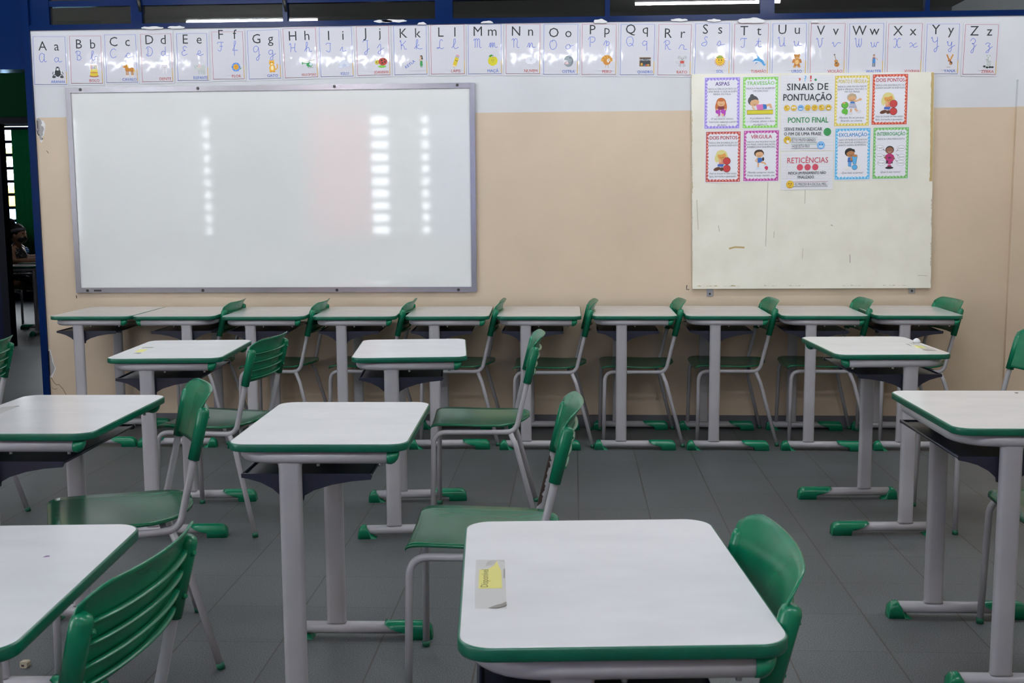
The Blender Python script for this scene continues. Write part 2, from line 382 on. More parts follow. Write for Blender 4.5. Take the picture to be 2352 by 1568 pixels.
for k, (cx_, cy_, w, h) in enumerate(((1725, 51, 30, 9), (1378, 52, 15, 7), (1870, 52, 9, 4), (970, 56, 10, 4), (1120, 53, 14, 4))):
    blob([at(cx_ + w * math.cos(a) * (1 + .12 * math.sin(3 * a + k)), cy_ - h * max(-.3, math.sin(a)) * (1 + .15 * math.cos(5 * a)), YW) for a in (2 * PI * i / 22 for i in range(22))], YW - .018, YW - .006, M['plaster'], 'plaster_lump', wall)
for k, (cx_, cy_, w) in enumerate(((350, 64, 26), (405, 63, 20), (880, 49, 22), (905, 48, 30), (1560, 46, 20), (1640, 47, 16))):
    pts = [];
    for i in range(16):
        a = 2 * PI * i / 16; r = 1 + .3 * math.sin(i * 2.3 + k)
        pts.append(at(cx_ + w * math.cos(a), cy_ - 3.2 * math.sin(a) * r, YW - .012))
    blob(pts, YW - .0135, YW - .012, M['plaster'], 'paint_chip', win)

# doorway at the left end of the front wall
mb = MB(); mb.box(-3.205, DX1, YW - .015, YW + .165, 0, ZC, M['blue']); mb.box(DX0 - .04, DX0, YW - .015, YW + .165, 0, ZC, M['blue'])
mb.box(DX0, -3.205, YW - .01, YW + .16, 2.11, 2.16, M['blue'])
dr = struct(mb.build('door_1'), 'navy blue metal door frame at the left end of the front wall', 'door')
mb = MB(); mb.box(DX0, -3.205, YW + .03, YW + .06, 2.16, ZC, M['blue']); mb.build('header_panel', dr)

# damage on the wall beside the door frame
P1 = [(205, 265), (245, 260), (290, 300), (320, 320), (350, 330), (385, 400), (380, 500), (365, 600), (345, 635), (312, 642), (340, 690), (330, 735), (305, 765), (280, 720), (265, 650), (215, 600), (200, 450)]
P2 = [(210, 285), (250, 264), (300, 310), (318, 370), (300, 420), (345, 440), (360, 490), (335, 560), (340, 610), (305, 640), (335, 690), (325, 715), (285, 710), (262, 640), (225, 590), (208, 500)]
blob(px_poly(60, 240, 8.714, P1, YW), YW - .0012, YW - .0002, M['plaster'], 'plaster_damage', wall)
d = blob(px_poly(60, 240, 8.714, P2, YW), YW - .0022, YW - .0012, M['mortar'], 'plaster_damage', wall)
mb = MB()
for q in ([(216, 320), (232, 320), (240, 470), (228, 500), (222, 440)], [(216, 510), (232, 520), (250, 590), (276, 610), (262, 632), (232, 596)], [(250, 330), (256, 330), (262, 540), (254, 560)], [(322, 670), (336, 672), (338, 700), (322, 698)]):
    mb.prism([(p.x, p.z) for p in px_poly(60, 240, 8.714, q, YW)], 'y', YW - .0028, YW - .0021, M['brick'])
mb.build('plaster_damage', wall)
P3 = [(165, 275), (205, 240), (235, 275), (270, 400), (300, 490), (312, 600), (378, 735), (335, 835), (308, 900), (290, 975), (225, 965), (200, 900), (180, 280)]
P4 = [(172, 290), (215, 272), (266, 450), (280, 560), (348, 720), (315, 830), (240, 940), (228, 960), (190, 700)]
P5 = [(172, 285), (206, 290), (222, 600), (238, 880), (222, 955), (200, 800)]
blob(px_poly(95, 780, 11.2, P3, YW), YW - .0012, YW - .0002, M['plaster'], 'plaster_damage', wall)
blob(px_poly(95, 780, 11.2, P4, YW), YW - .0020, YW - .0011, M['mortar'], 'plaster_damage', wall)
blob(px_poly(95, 780, 11.2, P5, YW), YW - .0028, YW - .0019, M['brick'], 'plaster_damage', wall)
def stroke(mb, pts, w, y, m, th=.0006):
    P = [Vector((p[0], p[1])) for p in pts]; L, R = [], []
    for i, p in enumerate(P):
        t = (P[min(i + 1, len(P) - 1)] - P[max(i - 1, 0)]); t = t.normalized() if t.length > 1e-9 else Vector((1, 0)); n = Vector((-t.y, t.x)) * w / 2
        L.append(p + n); R.append(p - n)
    n = len(P); mb.add([(a.x, y, a.y) for a in L] + [(a.x, y, a.y) for a in R], [(i, i + 1, n + i + 1, n + i) for i in range(n - 1)], m)
mb = MB(); stroke(mb, [(p.x, p.z) for p in px_poly(95, 780, 11.2, [(240, 960), (280, 1010), (320, 1085), (360, 1135), (410, 1160), (455, 1150), (500, 1200), (560, 1270), (635, 1400), (660, 1470)], YW)], .004, YW - .001, M['crack'])
stroke(mb, [(p.x, p.z) for p in px_poly(95, 780, 11.2, [(270, 1230), (340, 1275), (410, 1255)], YW)], .003, YW - .001, M['crack']); mb.build('crack', wall)
mb = MB()
stroke(mb, [(p.x, p.z) for p in px_poly(1320, 640, 7.13, [(1842, 105), (1834, 120), (1832, 176), (1874, 176)], YW)], .0045, YW - .001, M['black'])
stroke(mb, [(p.x, p.z) for p in px_poly(0, 0, 1, [(175.5, 678), (176.5, 685)], YW)], .005, YW - .001, M['black'])
stroke(mb, [(p.x, p.z) for p in px_poly(60, 240, 8.714, [(405, 925), (425, 940), (450, 975)], YW)], .003, YW - .001, M['brick'])
mb.build('wall_mark', wall)

# whiteboard
mb = MB(); bx0, bx1, bz0, bz1 = -2.965, -.565, .800, 2.0; fd = YW - .022
wb = empty('whiteboard', ((bx0 + bx1) / 2, YW, bz0))
tag(wb, 'long blank whiteboard in an aluminium frame on the left of the front wall', 'whiteboard')
ox, oz = (bx0 + bx1) / 2, bz0; hw = 1.2; fwid = .03
mb = MB(); mb.box(-hw + .01, hw - .01, -.014, -.002, .01, 1.19, M['board']); mb.build('writing_panel', wb)
for nm, q in (('frame_rail', [(-hw, 0), (hw, 0), (hw - fwid, fwid), (-hw + fwid, fwid)]), ('frame_rail', [(-hw, 1.2), (-hw + fwid, 1.2 - fwid), (hw - fwid, 1.2 - fwid), (hw, 1.2)]),
              ('frame_rail', [(-hw, 0), (-hw + fwid, fwid), (-hw + fwid, 1.2 - fwid), (-hw, 1.2)]), ('frame_rail', [(hw, 0), (hw, 1.2), (hw - fwid, 1.2 - fwid), (hw - fwid, fwid)])):
    mb = MB(); mb.prism(q, 'y', -.022, -.001, M['alu']); mb.build(nm, wb)
for x, z in ((-1.11, 1.187), (-.412, 1.187), (.389, 1.187), (1.1, 1.187), (-1.129, .013), (-.429, .013), (.374, .013), (1.093, .013)):
    mb = MB(); mb.tube([(x, -.026, z), (x, -.021, z)], .0085, M['black'], 12); mb.build('screw_cap', wb)
mb = MB(); mb.box(-1.09, -1.045, -.0232, -.022, .008, .018, M['black']); o = mb.build('frame_sticker', wb)

# notice board
nb = empty('notice_board', (1.35, YW, .816)); tag(nb, 'cream painted notice board with worn edges, covered with punctuation posters', 'notice board')
q = [(.665 - 1.35, 2.031 - .816), (2.012 - 1.35, 2.026 - .816), (2.039 - 1.35, .002), (.688 - 1.35, 0)]
mb = MB(); mb.prism(q, 'y', -.03, -.004, M['cream']); pnl = mb.build('board_panel', nb)
mb = MB(); rnd = random.Random(3)
def lp(u, v):        # u across, v up on the panel
    a = Vector(q[3]).lerp(Vector(q[2]), u); c = Vector(q[0]).lerp(Vector(q[1]), u); return a.lerp(c, v)
def rag(u0, v0, u1, v1, w, m, n=40, jit=.7, y=-.0306):
    L_ = []; R_ = []
    for i in range(n + 1):
        t = i / n; p = lp(u0 + (u1 - u0) * t, v0 + (v1 - v0) * t); dd = (lp(u1, v1) - lp(u0, v0)).normalized(); nn = Vector((-dd.y, dd.x))
        ww = w * (1 - jit + jit * rnd.random()) * max(0, .35 + .65 * math.sin(t * 23 + w * 900 + u0 * 7) * math.sin(t * 9.3 + v0 * 5)) if jit > .6 else w * (1 - jit * rnd.random() * .5); L_.append(p); R_.append(p + nn * ww)
    mb.add([(a.x, y, a.y) for a in L_] + [(a.x, y, a.y) for a in R_], [(i, i + 1, n + 2 + i, n + 1 + i) for i in range(n)], m)
rag(.999, .02, .999, .5, .009, M['scuff'], 90, .97); rag(.999, .5, .999, .998, .017, M['ochre'], 40, .45, -.0303); rag(.001, .998, .001, .45, .006, M['ochre'], 90, .95)
rag(.001, .45, .001, .05, .004, M['scuff'], 90, .95)
for u0, u1 in ((.02, .2), (.29, .37), (.4, .47), (.63, .71), (.8, .9), (.15, .18)): rag(u0, .012, u1, .012, .008, M['scuff' if u0 != .02 else 'ochre'], 34, .98)
for pts, w, mm in (([(.318, .5), (.313, .33), (.309, .2)], .004, 'scuff'), ([(.475, .52), (.472, .4)], .004, 'scuff'), ([(.465, .19), (.463, .14)], .003, 'scuff'), ([(.662, .16), (.663, .12)], .003, 'dirt'), ([(.155, .19), (.18, .197), (.22, .195)], .010, 'ochre'), ([(.11, .3), (.115, .27)], .004, 'scuff'), ([(.345, .27), (.343, .24)], .004, 'scuff'), ([(.58, .3), (.59, .295)], .006, 'scuff'), ([(.02, .42), (.025, .28)], .004, 'scuff'), ([(.945, .06), (.985, .058)], .003, 'scuff')):
    stroke(mb, [(lp(*p).x, lp(*p).y) for p in pts], w, -.0305, M[mm])
mb.build('worn_paint', pnl)
for x, z in ((.790, .789), (1.941, .804)):
    mb = MB(); mb.box(x - 1.35 - .018, x - 1.35 + .018, -.006, -.001, z - .816 - .018, z - .816 + .03, M['zinc'])
    mb.tube([(x - 1.35, -.009, z - .816 - .004), (x - 1.35, -.005, z - .816 - .004)], .006, M['rust'], 8); mb.build('bracket', nb)

# ------------------------------------------------------------------ lamps (all above the frame; two are mirrored in the transom panes)
def lamp(x, y, label, tube='tube'):
    r = empty('ceiling_lamp', (x, y, ZC)); tag(r, label, 'ceiling lamp', 'fluorescent lamps on the ceiling')
    mb = MB(); mb.prism([(-.045, 0), (.045, 0), (.03, -.03), (-.03, -.03)], 'x', -.62, .62, M['lampbody']); mb.build('lamp_body', r)
    mb = MB(); mb.tube([(-.6, 0, -.05), (.6, 0, -.05)], .0125, M[tube], 12); mb.build('tube', r)
    for s in (-1, 1): mb = MB(); mb.box(s * .605 - .012, s * .605 + .012, -.018, .018, -.07, -.03, M['lampbody']); mb.build('socket', r)
lamp(1.10, 3.54, 'fluorescent lamp mirrored as a white line in the dark transom pane on the right')
lamp(-2.86, 3.0, 'fluorescent lamp mirrored low in the dusty transom pane on the left')
for x, w in ((-4.9, 'leftmost'), (-2.5, 'second'), (-.2, 'third'), (2.0, 'rightmost')): lamp(x, .35, w + ' fluorescent lamp of the row behind the camera')
for x, w in ((-3.3, 'leftmost'), (-1.35, 'second'), (.6, 'third'), (2.5, 'rightmost')): lamp(x, 5.0, w + ' fluorescent lamp of the row nearest the front wall, above the frame', 'reduced_tube')  # row runs below full strength to even out the wall brightness

lamp(-5.2, 11.4, 'added weak lamp that brightens the children across the corridor', 'fill_tube')  # unseen fill lamp, added to light the two seated children
# ------------------------------------------------------------------ corridor and the classroom beyond the door
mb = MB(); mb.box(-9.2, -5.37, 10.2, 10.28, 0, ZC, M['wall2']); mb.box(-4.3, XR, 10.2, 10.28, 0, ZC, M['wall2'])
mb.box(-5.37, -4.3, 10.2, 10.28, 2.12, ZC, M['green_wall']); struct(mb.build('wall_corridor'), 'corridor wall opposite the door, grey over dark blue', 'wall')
mb = MB(); mb.box(-5.38, -5.31, 10.18, 10.29, 0, 2.14, M['dark']); mb.box(-4.35, -4.3, 10.18, 10.29, 0, 2.14, M['dark']); mb.box(-5.31, -4.35, 10.18, 10.29, 2.08, 2.14, M['dark'])
struct(mb.build('door_2'), 'dark door frame of the classroom across the corridor', 'door')
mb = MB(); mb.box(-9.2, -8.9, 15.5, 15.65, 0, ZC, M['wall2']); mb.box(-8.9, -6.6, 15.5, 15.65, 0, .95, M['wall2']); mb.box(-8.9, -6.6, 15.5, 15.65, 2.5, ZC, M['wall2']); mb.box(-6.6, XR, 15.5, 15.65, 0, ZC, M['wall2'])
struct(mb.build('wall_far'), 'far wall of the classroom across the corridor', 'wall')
mb = MB(); mb.box(-9.3, -9.2, 10.2, 15.65, 0, ZC, M['wall2']); mb.box(-9.3, -9.2, 6.4, 10.2, 0, 1.0, M['wall2']); mb.box(-9.3, -9.2, 6.4, 10.2, 1.95, ZC, M['wall2']); mb.box(-2.2, -2.1, 10.35, 15.5, 0, ZC, M['wall2']); struct(mb.build('wall_far_side'), 'side walls of the classroom across the corridor, with an added light-limiting corridor end wall', 'wall')  # corridor end wall and its slot are added to hold back daylight
louvre_window('window_2', 'x', 15.57, -8.9, -6.6, .95, 2.5, .185, 3, 'bright louvre window of the classroom across the corridor', .022)
tag(curtain(-7.86, -7.25, 15.4, .5, 2.4, M['cur_far'], 'dark green curtain beside the louvre window beyond the doorway'), None)
for nm, (x0, x1, y0, y1, z0, z1), mm, lb in (('outside_wall', (-13, -5, 21, 21.2, 1.3, 1.75), 'ywall', 'sunlit yellow wall seen through the far louvre window'),
                                           ('outside_wall', (-13, -5, 20.8, 21, 0, 1.3), 'bluewall', 'pale blue wall below the yellow one outside the far window')):
    mb = MB(); mb.box(x0, x1, y0, y1, z0, z1, M[mm]); tag(mb.build(nm), lb, 'wall')
palm = empty('palm_tree', (-9.3, 18.5, 0)); tag(palm, 'palm tree with yellow green fronds outside the far louvre window', 'tree')
mb = MB(); mb.tube([(0, 0, 0), (.03, 0, 1.2), (.08, 0, 2.0)], [.1, .09, .07], M['mortar'], 10); mb.build('trunk', palm)
for k in range(12):
    a = 2 * PI * k / 12; mb = MB()
    rows_ = []
    for i in range(8):
        t = i / 7; rr = .95 * t; z = 2.0 + .5 * math.sin(t * 2.4) - .55 * t * t; w = .10 * math.sin(PI * min(1, t * .9 + .1)) + .01
        c = Vector((.08 + rr * math.cos(a), rr * math.sin(a), z)); s = Vector((-math.sin(a), math.cos(a), 0)) * w
        rows_.append([c - s - Vector((0, 0, w * .5)), c, c + s - Vector((0, 0, w * .5))])
    mb.loft(rows_, M['leaf'], False, True, False); mb.build('frond', palm)
# ------------------------------------------------------------------ school desk (student sits on +x, long side along y)
TOP = .72
def make_desk():
    r = empty('school_desk')
    mb = MB(); o = rrect(.2215, .2965, .045)
    mb.loft([[(x, y, .7015) for x, y in o], [(x, y, TOP - .0006) for x, y in o], [(x * .998, y * .998, TOP) for x, y in o]], M['laminate'], True, False)
    top = mb.build('desk_top', r)
    mb = MB(); ring = []
    for ins, z in ((.006, .6995), (.0015, .7003), (0, .703), (0, .7165), (.001, .7188), (.0036, .7196), (.006, .7196)):
        ring.append([(x, y, z) for x, y in rrect(.225 - ins, .3 - ins, .048 - ins)])
    mb.loft(ring, M['edge'], False, True); mb.build('edge_band', top)
    fr = MB(); fr.tube(fillet([(.178, -.278, .683), (-.198, -.278, .683), (-.198, .278, .683), (.178, .278, .683)], .105, 8), .0158, M['steel'], 16)
    fo = fr.build('support_frame', r)
    for s in (-1, 1):
        mb = MB(); rings = []
        for dx, rr, dz in ((-.004, .0172, 0), (.006, .0178, 0), (.014, .0158, .002), (.021, .0112, .0055), (.025, .005, .010)):
            rings.append([(.178 + dx, s * .278 + rr * math.cos(a), .6835 + dz + rr * math.sin(a) * (1 if math.sin(a) < 0 else .9)) for a in (2 * PI * k / 14 for k in range(14))])
        mb.loft(rings, M['green']); mb.build('end_cap', fo)
        for x in (0.0, .155):
            mb = MB(); mb.tube([(x, s * .272, .660), (x, s * .272, .6685)], .0045, M['bolt'], 8); mb.build('bolt', fo)
        # oblong upright
        mb = MB(); rings = []
        for z, g in ((.046, 1.14), (.052, 1.02), (.06, 1), (.655, 1), (.664, 1.04), (.672, 1.22), (.678, 1.4)):
            R_ = []
            for k in range(20):
                a = 2 * PI * k / 20; cx_ = .0145 if math.cos(a) > 0 else -.0145
                R_.append((-.07 + (cx_ + .0145 * math.cos(a)) * g, s * .272 + .0145 * math.sin(a) * min(g, 1.05), z))
            rings.append(R_)
        mb.loft(rings, M['steel']); mb.build('leg', r)
        mb = MB(); mb.tube([(-.20, s * .272, .031), (.205, s * .272, .031)], .0185, M['steel'], 16); fb = mb.build('foot_bar', r)
        def cap(stations, nm):
            mb = MB(); rings = []
            for x, zb, zt, w in stations:
                R_ = []
                for k in range(22):
                    a = PI * k / 21; R_.append((w * math.cos(a), .0295 + (zt - .0295) * math.sin(a) if zt > .0295 else zt * math.sin(a)))
                R_ += [(-w, 0.0), (w, 0.0)]
                rings.append([(x, s * .272 + yy, min(max(zz, zb), max(zt, zb + .0004))) for yy, zz in R_])
            mb.loft(rings, M['green'], True, True); return mb.build(nm, fb)
        cap([(-.2135, 0, .012, .014), (-.2125, 0, .024, .019), (-.209, 0, .036, .022), (-.203, 0, .046, .0235), (-.196, 0, .0515, .024), (-.186, 0, .053, .024), (-.180, 0, .051, .024), (-.172, 0, .039, .024), (-.162, 0, .022, .024), (-.150, 0, .009, .024), (-.139, 0, .002, .0235)], 'foot_cap')
        cap([(.078, .050, .053, .0232), (.086, .042, .053, .0236), (.096, .034, .0535, .024), (.118, .026, .0535, .024), (.143, .019, .0535, .024), (.146, 0, .0535, .024), (.190, 0, .0535, .024), (.204, 0, .0515, .024), (.213, 0, .045, .0232), (.219, 0, .034, .0215), (.2222, 0, .02, .018), (.2227, 0, .010, .015)], 'foot_cap')
    # book tray between the uprights
    mb = MB(); mb.box(-.195, .125, -.253, .253, .628, .632, M['navy'])
    mb.tube([(-.195, -.253, .632), (-.195, .253, .632)], .005, M['navy'], 8); mb.tube([(.125, -.253, .630), (.125, .253, .630)], .004, M['navy'], 8)
    bt = mb.build('book_tray', r)
    for s in (-1, 1):
        mb = MB(); up_ = [(a_, b_ - .010) for a_, b_ in [(-.198, .646), (-.198, .636), (-.178, .632), (-.15, .624), (-.12, .608), (-.10, .590), (-.098, .578), (-.042, .578), (-.040, .590), (-.015, .604), (.03, .618), (.08, .627), (.128, .631), (.132, .640), (.128, .646)]]
        y0, y1 = sorted((s * .2500, s * .2575)); mb.prism(up_, 'y', y0, y1, M['navy']); mb.build('tray_bracket', bt)
    return r

# ------------------------------------------------------------------ school chair (sitter faces -x)
def make_chair():
    r = empty('school_chair')
    # moulded seat
    mb = MB(); nu, nv = 22, 14; grid = {}
    prof = [(-.193, .4135), (-.192, .4175), (-.186, .4225), (-.176, .4265), (-.16, .4288), (-.13, .429), (-.06, .427), (.02, .4235), (.09, .423), (.14, .427), (.175, .432), (.21, .4375)]
    def zat(x):
        for (a, za), (c, zc) in zip(prof, prof[1:]):
            if x <= c: t = (x - a) / (c - a); return za + (zc - za) * t
        return prof[-1][1]
    xs = [-.193, -.1925, -.190, -.186, -.180, -.17, -.155, -.13, -.09, -.05, 0, .04, .08, .11, .14, .165, .183, .196, .204, .208]
    def half(x):
        if x < -.15: return .188 - .012 * max(0, (-.15 - x) / .043) ** 2
        if x < .03: return .188 + .004 * math.sin((x + .15) / .18 * PI / 2)
        t = (x - .03) / .179; return .192 * max(.0, 1 - t ** 2.6) ** .5 + .0005
    def ring(dz, off):
        out = []
        for x in xs:
            h = half(x)
            out.append([(x, h * v, zat(x) + dz + .007 * abs(v) ** 2.2 - .004 * (1 - v * v) * (1 if -.15 < x < .16 else 0)) for v in [-1 + 2 * k / nv for k in range(nv + 1)]])
        return out
    T, B = ring(0, 0), ring(-.0085, 0)
    nx = len(xs); w = nv + 1
    vs = [p for a in T for p in a] + [p for a in B for p in a]; fs = []
    for i in range(nx - 1):
        for k in range(nv):
            a = i * w + k; fs.append((a, a + 1, a + w + 1, a + w)); c = nx * w + a; fs.append((c, c + w, c + w + 1, c + 1))
    bd = [k for k in range(w)] + [i * w + w - 1 for i in range(1, nx)] + [(nx - 1) * w + k for k in range(w - 2, -1, -1)] + [i * w for i in range(nx - 2, 0, -1)]
    for i in range(len(bd)):
        a, c = bd[i], bd[(i + 1) % len(bd)]; fs.append((a, c, c + nx * w, a + nx * w))
    mb.add(vs, fs, M['seat'], True); mb.build('seat', r)
    # side frames, rear legs
    for s in (-1, 1):
        mb = MB(); pth = fillet([(-.186, s * .211, .012), (-.180, s * .190, .402), (.148, s * .186, .400), (.195, s * .185, .600), (.228, s * .185, .735)], [.052, .05, .3], 8)
        mb.tube(pth, .0103, M['steel'], 14); sf = mb.build('side_frame', r)
        mb = MB(); mb.tube([(-.1862, s * .2115, 0), (-.1860, s * .211, .018)], .0116, M['tip'], 12); mb.build('foot_tip', sf)
        mb = MB(); mb.tube(fillet([(.128, s * .196, .396), (.150, s * .203, .345), (.2375, s * .2425, .012)], .06, 6), .0103, M['steel'], 14); rl = mb.build('rear_leg', r)
        mb = MB(); mb.tube([(.2400, s * .2437, 0), (.2366, s * .242, .018)], .0116, M['tip'], 12); mb.build('foot_tip', rl)
    mb = MB(); mb.tube([(.11, -.186, .400), (.11, .186, .400)], .009, M['steel'], 10); mb.build('cross_bar', r)
    # backrest shell with sleeves and ribs
    mb = MB(); nv, nu = 16, 24
    def ax(z): return .195 + (z - .6) * .245
    def pt(u, v, d):
        zc = .607 + v * (.779 - .607)
        drop = .024 * max(0., (abs(u) - .70) / .30) ** 2.2 * v ** 4
        z = zc - drop - .006 * (1 - u * u) * (1 - v) * 0
        x = ax(z) + .030 * (1 - u * u) - .0125
        fl = max(0., (zc - drop - .735) / .044); x += .013 * fl ** 1.7 + d
        # sides flare back above the sleeves
        return (x, .192 * u, z)
    F = [[pt(-1 + 2 * k / nu, i / nv, 0) for k in range(nu + 1)] for i in range(nv + 1)]
    Bk = [[pt(-1 + 2 * k / nu, i / nv, .0045) for k in range(nu + 1)] for i in range(nv + 1)]
    w = nu + 1; n_ = (nv + 1) * w; vs = [p for a in F for p in a] + [p for a in Bk for p in a]; fs = []
    for i in range(nv):
        for k in range(nu):
            a = i * w + k; fs.append((a, a + 1, a + w + 1, a + w)); c = n_ + a; fs.append((c, c + w, c + w + 1, c + 1))
    bd = [k for k in range(w)] + [i * w + w - 1 for i in range(1, nv + 1)] + [nv * w + k for k in range(w - 2, -1, -1)] + [i * w for i in range(nv - 1, 0, -1)]
    for i in range(len(bd)):
        a, c = bd[i], bd[(i + 1) % len(bd)]; fs.append((a, c, c + n_, a + n_))
    mb.add(vs, fs, M['green'], True); br = mb.build('backrest', r)
    for s in (-1, 1):
        mb = MB(); mb.tube([(ax(.597), s * .185, .597), (ax(.70), s * .185, .70), (ax(.730), s * .185, .730), (ax(.739), s * .185, .739), (ax(.743) , s * .185, .743)], [.0158, .0165, .0165, .0135, .006], M['green'], 18); mb.build('sleeve', br)
        for z in (.635, .712):
            mb = MB(); mb.tube([(ax(z) + .012, s * .180, z), (ax(z) + .0195, s * .178, z + .002)], [.0055, .004], M['green'], 8); mb.build('rivet', br)
    for z in (.621, .653, .687, .721):
        mb = MB(); A = []
        for k in range(25):
            u = -.86 + 1.72 * k / 24; x0 = ax(z) + .030 * (1 - u * u) - .009; d = .0135 * (1 - abs(u) ** 6 * .75)
            A.append([(x0, .197 * u, z + .004), (x0 + d, .197 * u, z + .0012), (x0 + d, .197 * u, z - .0012), (x0, .197 * u, z - .004)])
        mb.loft(A, M['green']); mb.build('back_rib', br)
    return r

GW = 'desks in the row along the front wall'; GF = 'desks standing in the room'
desks = [
 (.048, 1.712, .076, 0, 'nearest white-topped school desk at the bottom centre, with a taped yellow tag', GF),
 (-.640, 2.949, .026, 0, 'clean white-topped desk left of centre, in front of the chair with the chipped upright', GF),
 (-1.480, 3.060, .020, 0, 'white-topped desk cut by the left frame edge, with tape residue, above the corner desk', GF),
 (-1.614, 4.493, .070, 0, 'white-topped desk below the whiteboard with a small yellow tag on its left side', GF),
 (1.229, 4.628, .040, 1, 'white-topped desk on the right with a yellow tag and a crumpled tape lump', GF),
 (1.208, 3.188, .012, 0, 'white-topped desk cut by the right frame edge, with a dark mark at its back edge', GF),
 (-.991, 1.644, .080, 0, 'white-topped desk at the bottom left corner with a small purple ink mark', GF),
 (-.666, 4.529, .105, 0, 'untagged white-topped desk slightly turned, standing in the middle of the second row', GF),
 (-2.626, 6.155, .02, 0, 'leftmost desk of the wall row, next to the doorway', GW),
 (-2.168, 6.150, .03, 1, 'second wall-row desk from the left, pushed edge to edge against the leftmost one', GW),
 (-1.674, 6.135, .04, 0, 'third wall-row desk from the left, under the left half of the whiteboard', GW),
 (-1.180, 6.135, .035, 0, 'fourth wall-row desk from the left, under the middle of the whiteboard', GW),
 (-.679, 6.138, .03, 0, 'fifth wall-row desk from the left, under the right end of the whiteboard', GW),
 (-.184, 6.134, .005, 0, 'sixth wall-row desk from the left, right of the whiteboard below bare wall', GW),
 (.326, 6.148, -.005, 0, 'wall-row desk under the bare beige wall just left of the notice board', GW),
 (.820, 6.150, -.012, 0, 'wall-row desk under the left half of the notice board', GW),
 (1.322, 6.150, -.025, 0, 'wall-row desk under the right half of the notice board', GW),
 (1.811, 6.158, -.035, 0, 'rightmost desk of the wall row, beyond the notice board corner', GW),
 (-5.78, 12.0, 0, 1, 'desk beyond the doorway at which the masked girl sits', 'desks in the classroom across the corridor'),
 (-5.83, 11.25, 1.62, 0, 'dark-legged desk with a pale top standing in front of the masked girl beyond the doorway', 'desks in the classroom across the corridor'),
]
desk0 = make_desk(); DS = []
for i, (x, y, a, flip, lab, g) in enumerate(desks):
    o = desk0 if i == 0 else copy_tree(desk0)
    o.location = (x, y, 0); o.rotation_euler = (0, 0, a + (PI if flip else 0)); tag(o, lab, 'desk', g); DS.append(o)

CW = 'chairs tucked in along the front wall'; CF = 'chairs standing in the room'
chairs = [
 (.070, 1.695, .037, 'green chair tucked under the nearest desk, at the bottom centre right', CF),
 (-.246, 2.953, .022, 'green chair with dark chipped paint on its upright, behind the nearest desk', CF),
 (-1.320, 3.086, .455, 'green chair turned sideways with its glossy seat exposed, at the left-edge desk', CF),
 (-1.475, 4.495, -.097, 'green chair seen from its ribbed back, below the left half of the whiteboard', CF),
 (-.896, 1.645, -.055, 'large green chair back with ribs in the bottom left corner', CF),
 (-.389, 4.546, .057, 'green chair with its whole seat visible, at the middle desk of the second row', CF),
 (1.451, 3.199, 0, 'green chair mostly hidden under the desk cut by the right frame edge', CF),
 (1.672, 4.585, .086, 'green chair cut by the right frame edge, standing against the beige wall', CF),
 (-2.563, 4.301, .132, 'green chair back cut by the left frame edge, in front of the doorway', CF),
 (-2.147, 6.184, .011, 'first green chair from the left in the wall row, between the second and third desk', CW),
 (-1.654, 6.173, .010, 'second green chair from the left in the wall row, under the whiteboard', CW),
 (-1.154, 6.183, -.005, 'third green chair from the left in the wall row, right of the whiteboard middle', CW),
 (-.648, 6.188, -.002, 'fourth green chair from the left in the wall row, past the whiteboard end', CW),
 (-.136, 6.152, .004, 'fifth green chair from the left in the wall row, below the bare beige wall', CW),
 (.345, 6.175, .026, 'green wall-row chair beside the lower left corner of the notice board', CW),
 (.854, 6.215, .026, 'green wall-row chair under the left middle of the notice board', CW),
 (1.358, 6.215, -.010, 'green wall-row chair under the right part of the notice board', CW),
 (1.824, 6.198, .044, 'rightmost green chair of the wall row, past the notice board', CW),
 (-6.20, 12.0, PI, 'green chair on which the masked girl sits beyond the doorway', 'chairs in the classroom across the corridor'),
 (-6.56, 12.72, PI, 'green chair under the child in the striped shirt beyond the doorway', 'chairs in the classroom across the corridor'),
]
chair0 = make_chair(); CS = []
for i, (x, y, a, lab, g) in enumerate(chairs):
    o = chair0 if i == 0 else copy_tree(chair0)
    o.location = (x, y, 0); o.rotation_euler = (0, 0, a); tag(o, lab, 'chair', g); CS.append(o)
# chipped paint on the far upright of the second chair
mb = MB(); rnd = random.Random(5); A = []
for k in range(26):
    t = k / 25; z = .435 + .155 * t; x = .1555 + (z - .435) * (.0395 / .165); a1 = PI * 1.42 + rnd.uniform(-.3, .3); a0 = PI * .8
    w0 = min(1, t * 14, (1 - t) * 14)
    A.append([(x + .0109 * math.cos(a0 + (a1 - a0) * q / 6 * (.5 + .5 * w0)), .1856 + .0109 * math.sin(a0 + (a1 - a0) * q / 6 * (.5 + .5 * w0)), z) for q in range(7)])
mb.loft(A, M['rust'], False, True, False)
cf = [o for o in bpy.data.objects if o.parent == CS[1] and o.name.startswith('side_frame')]
tag(mb.build('chipped_paint', cf[-1]), 'dark patch of chipped paint on the upright')

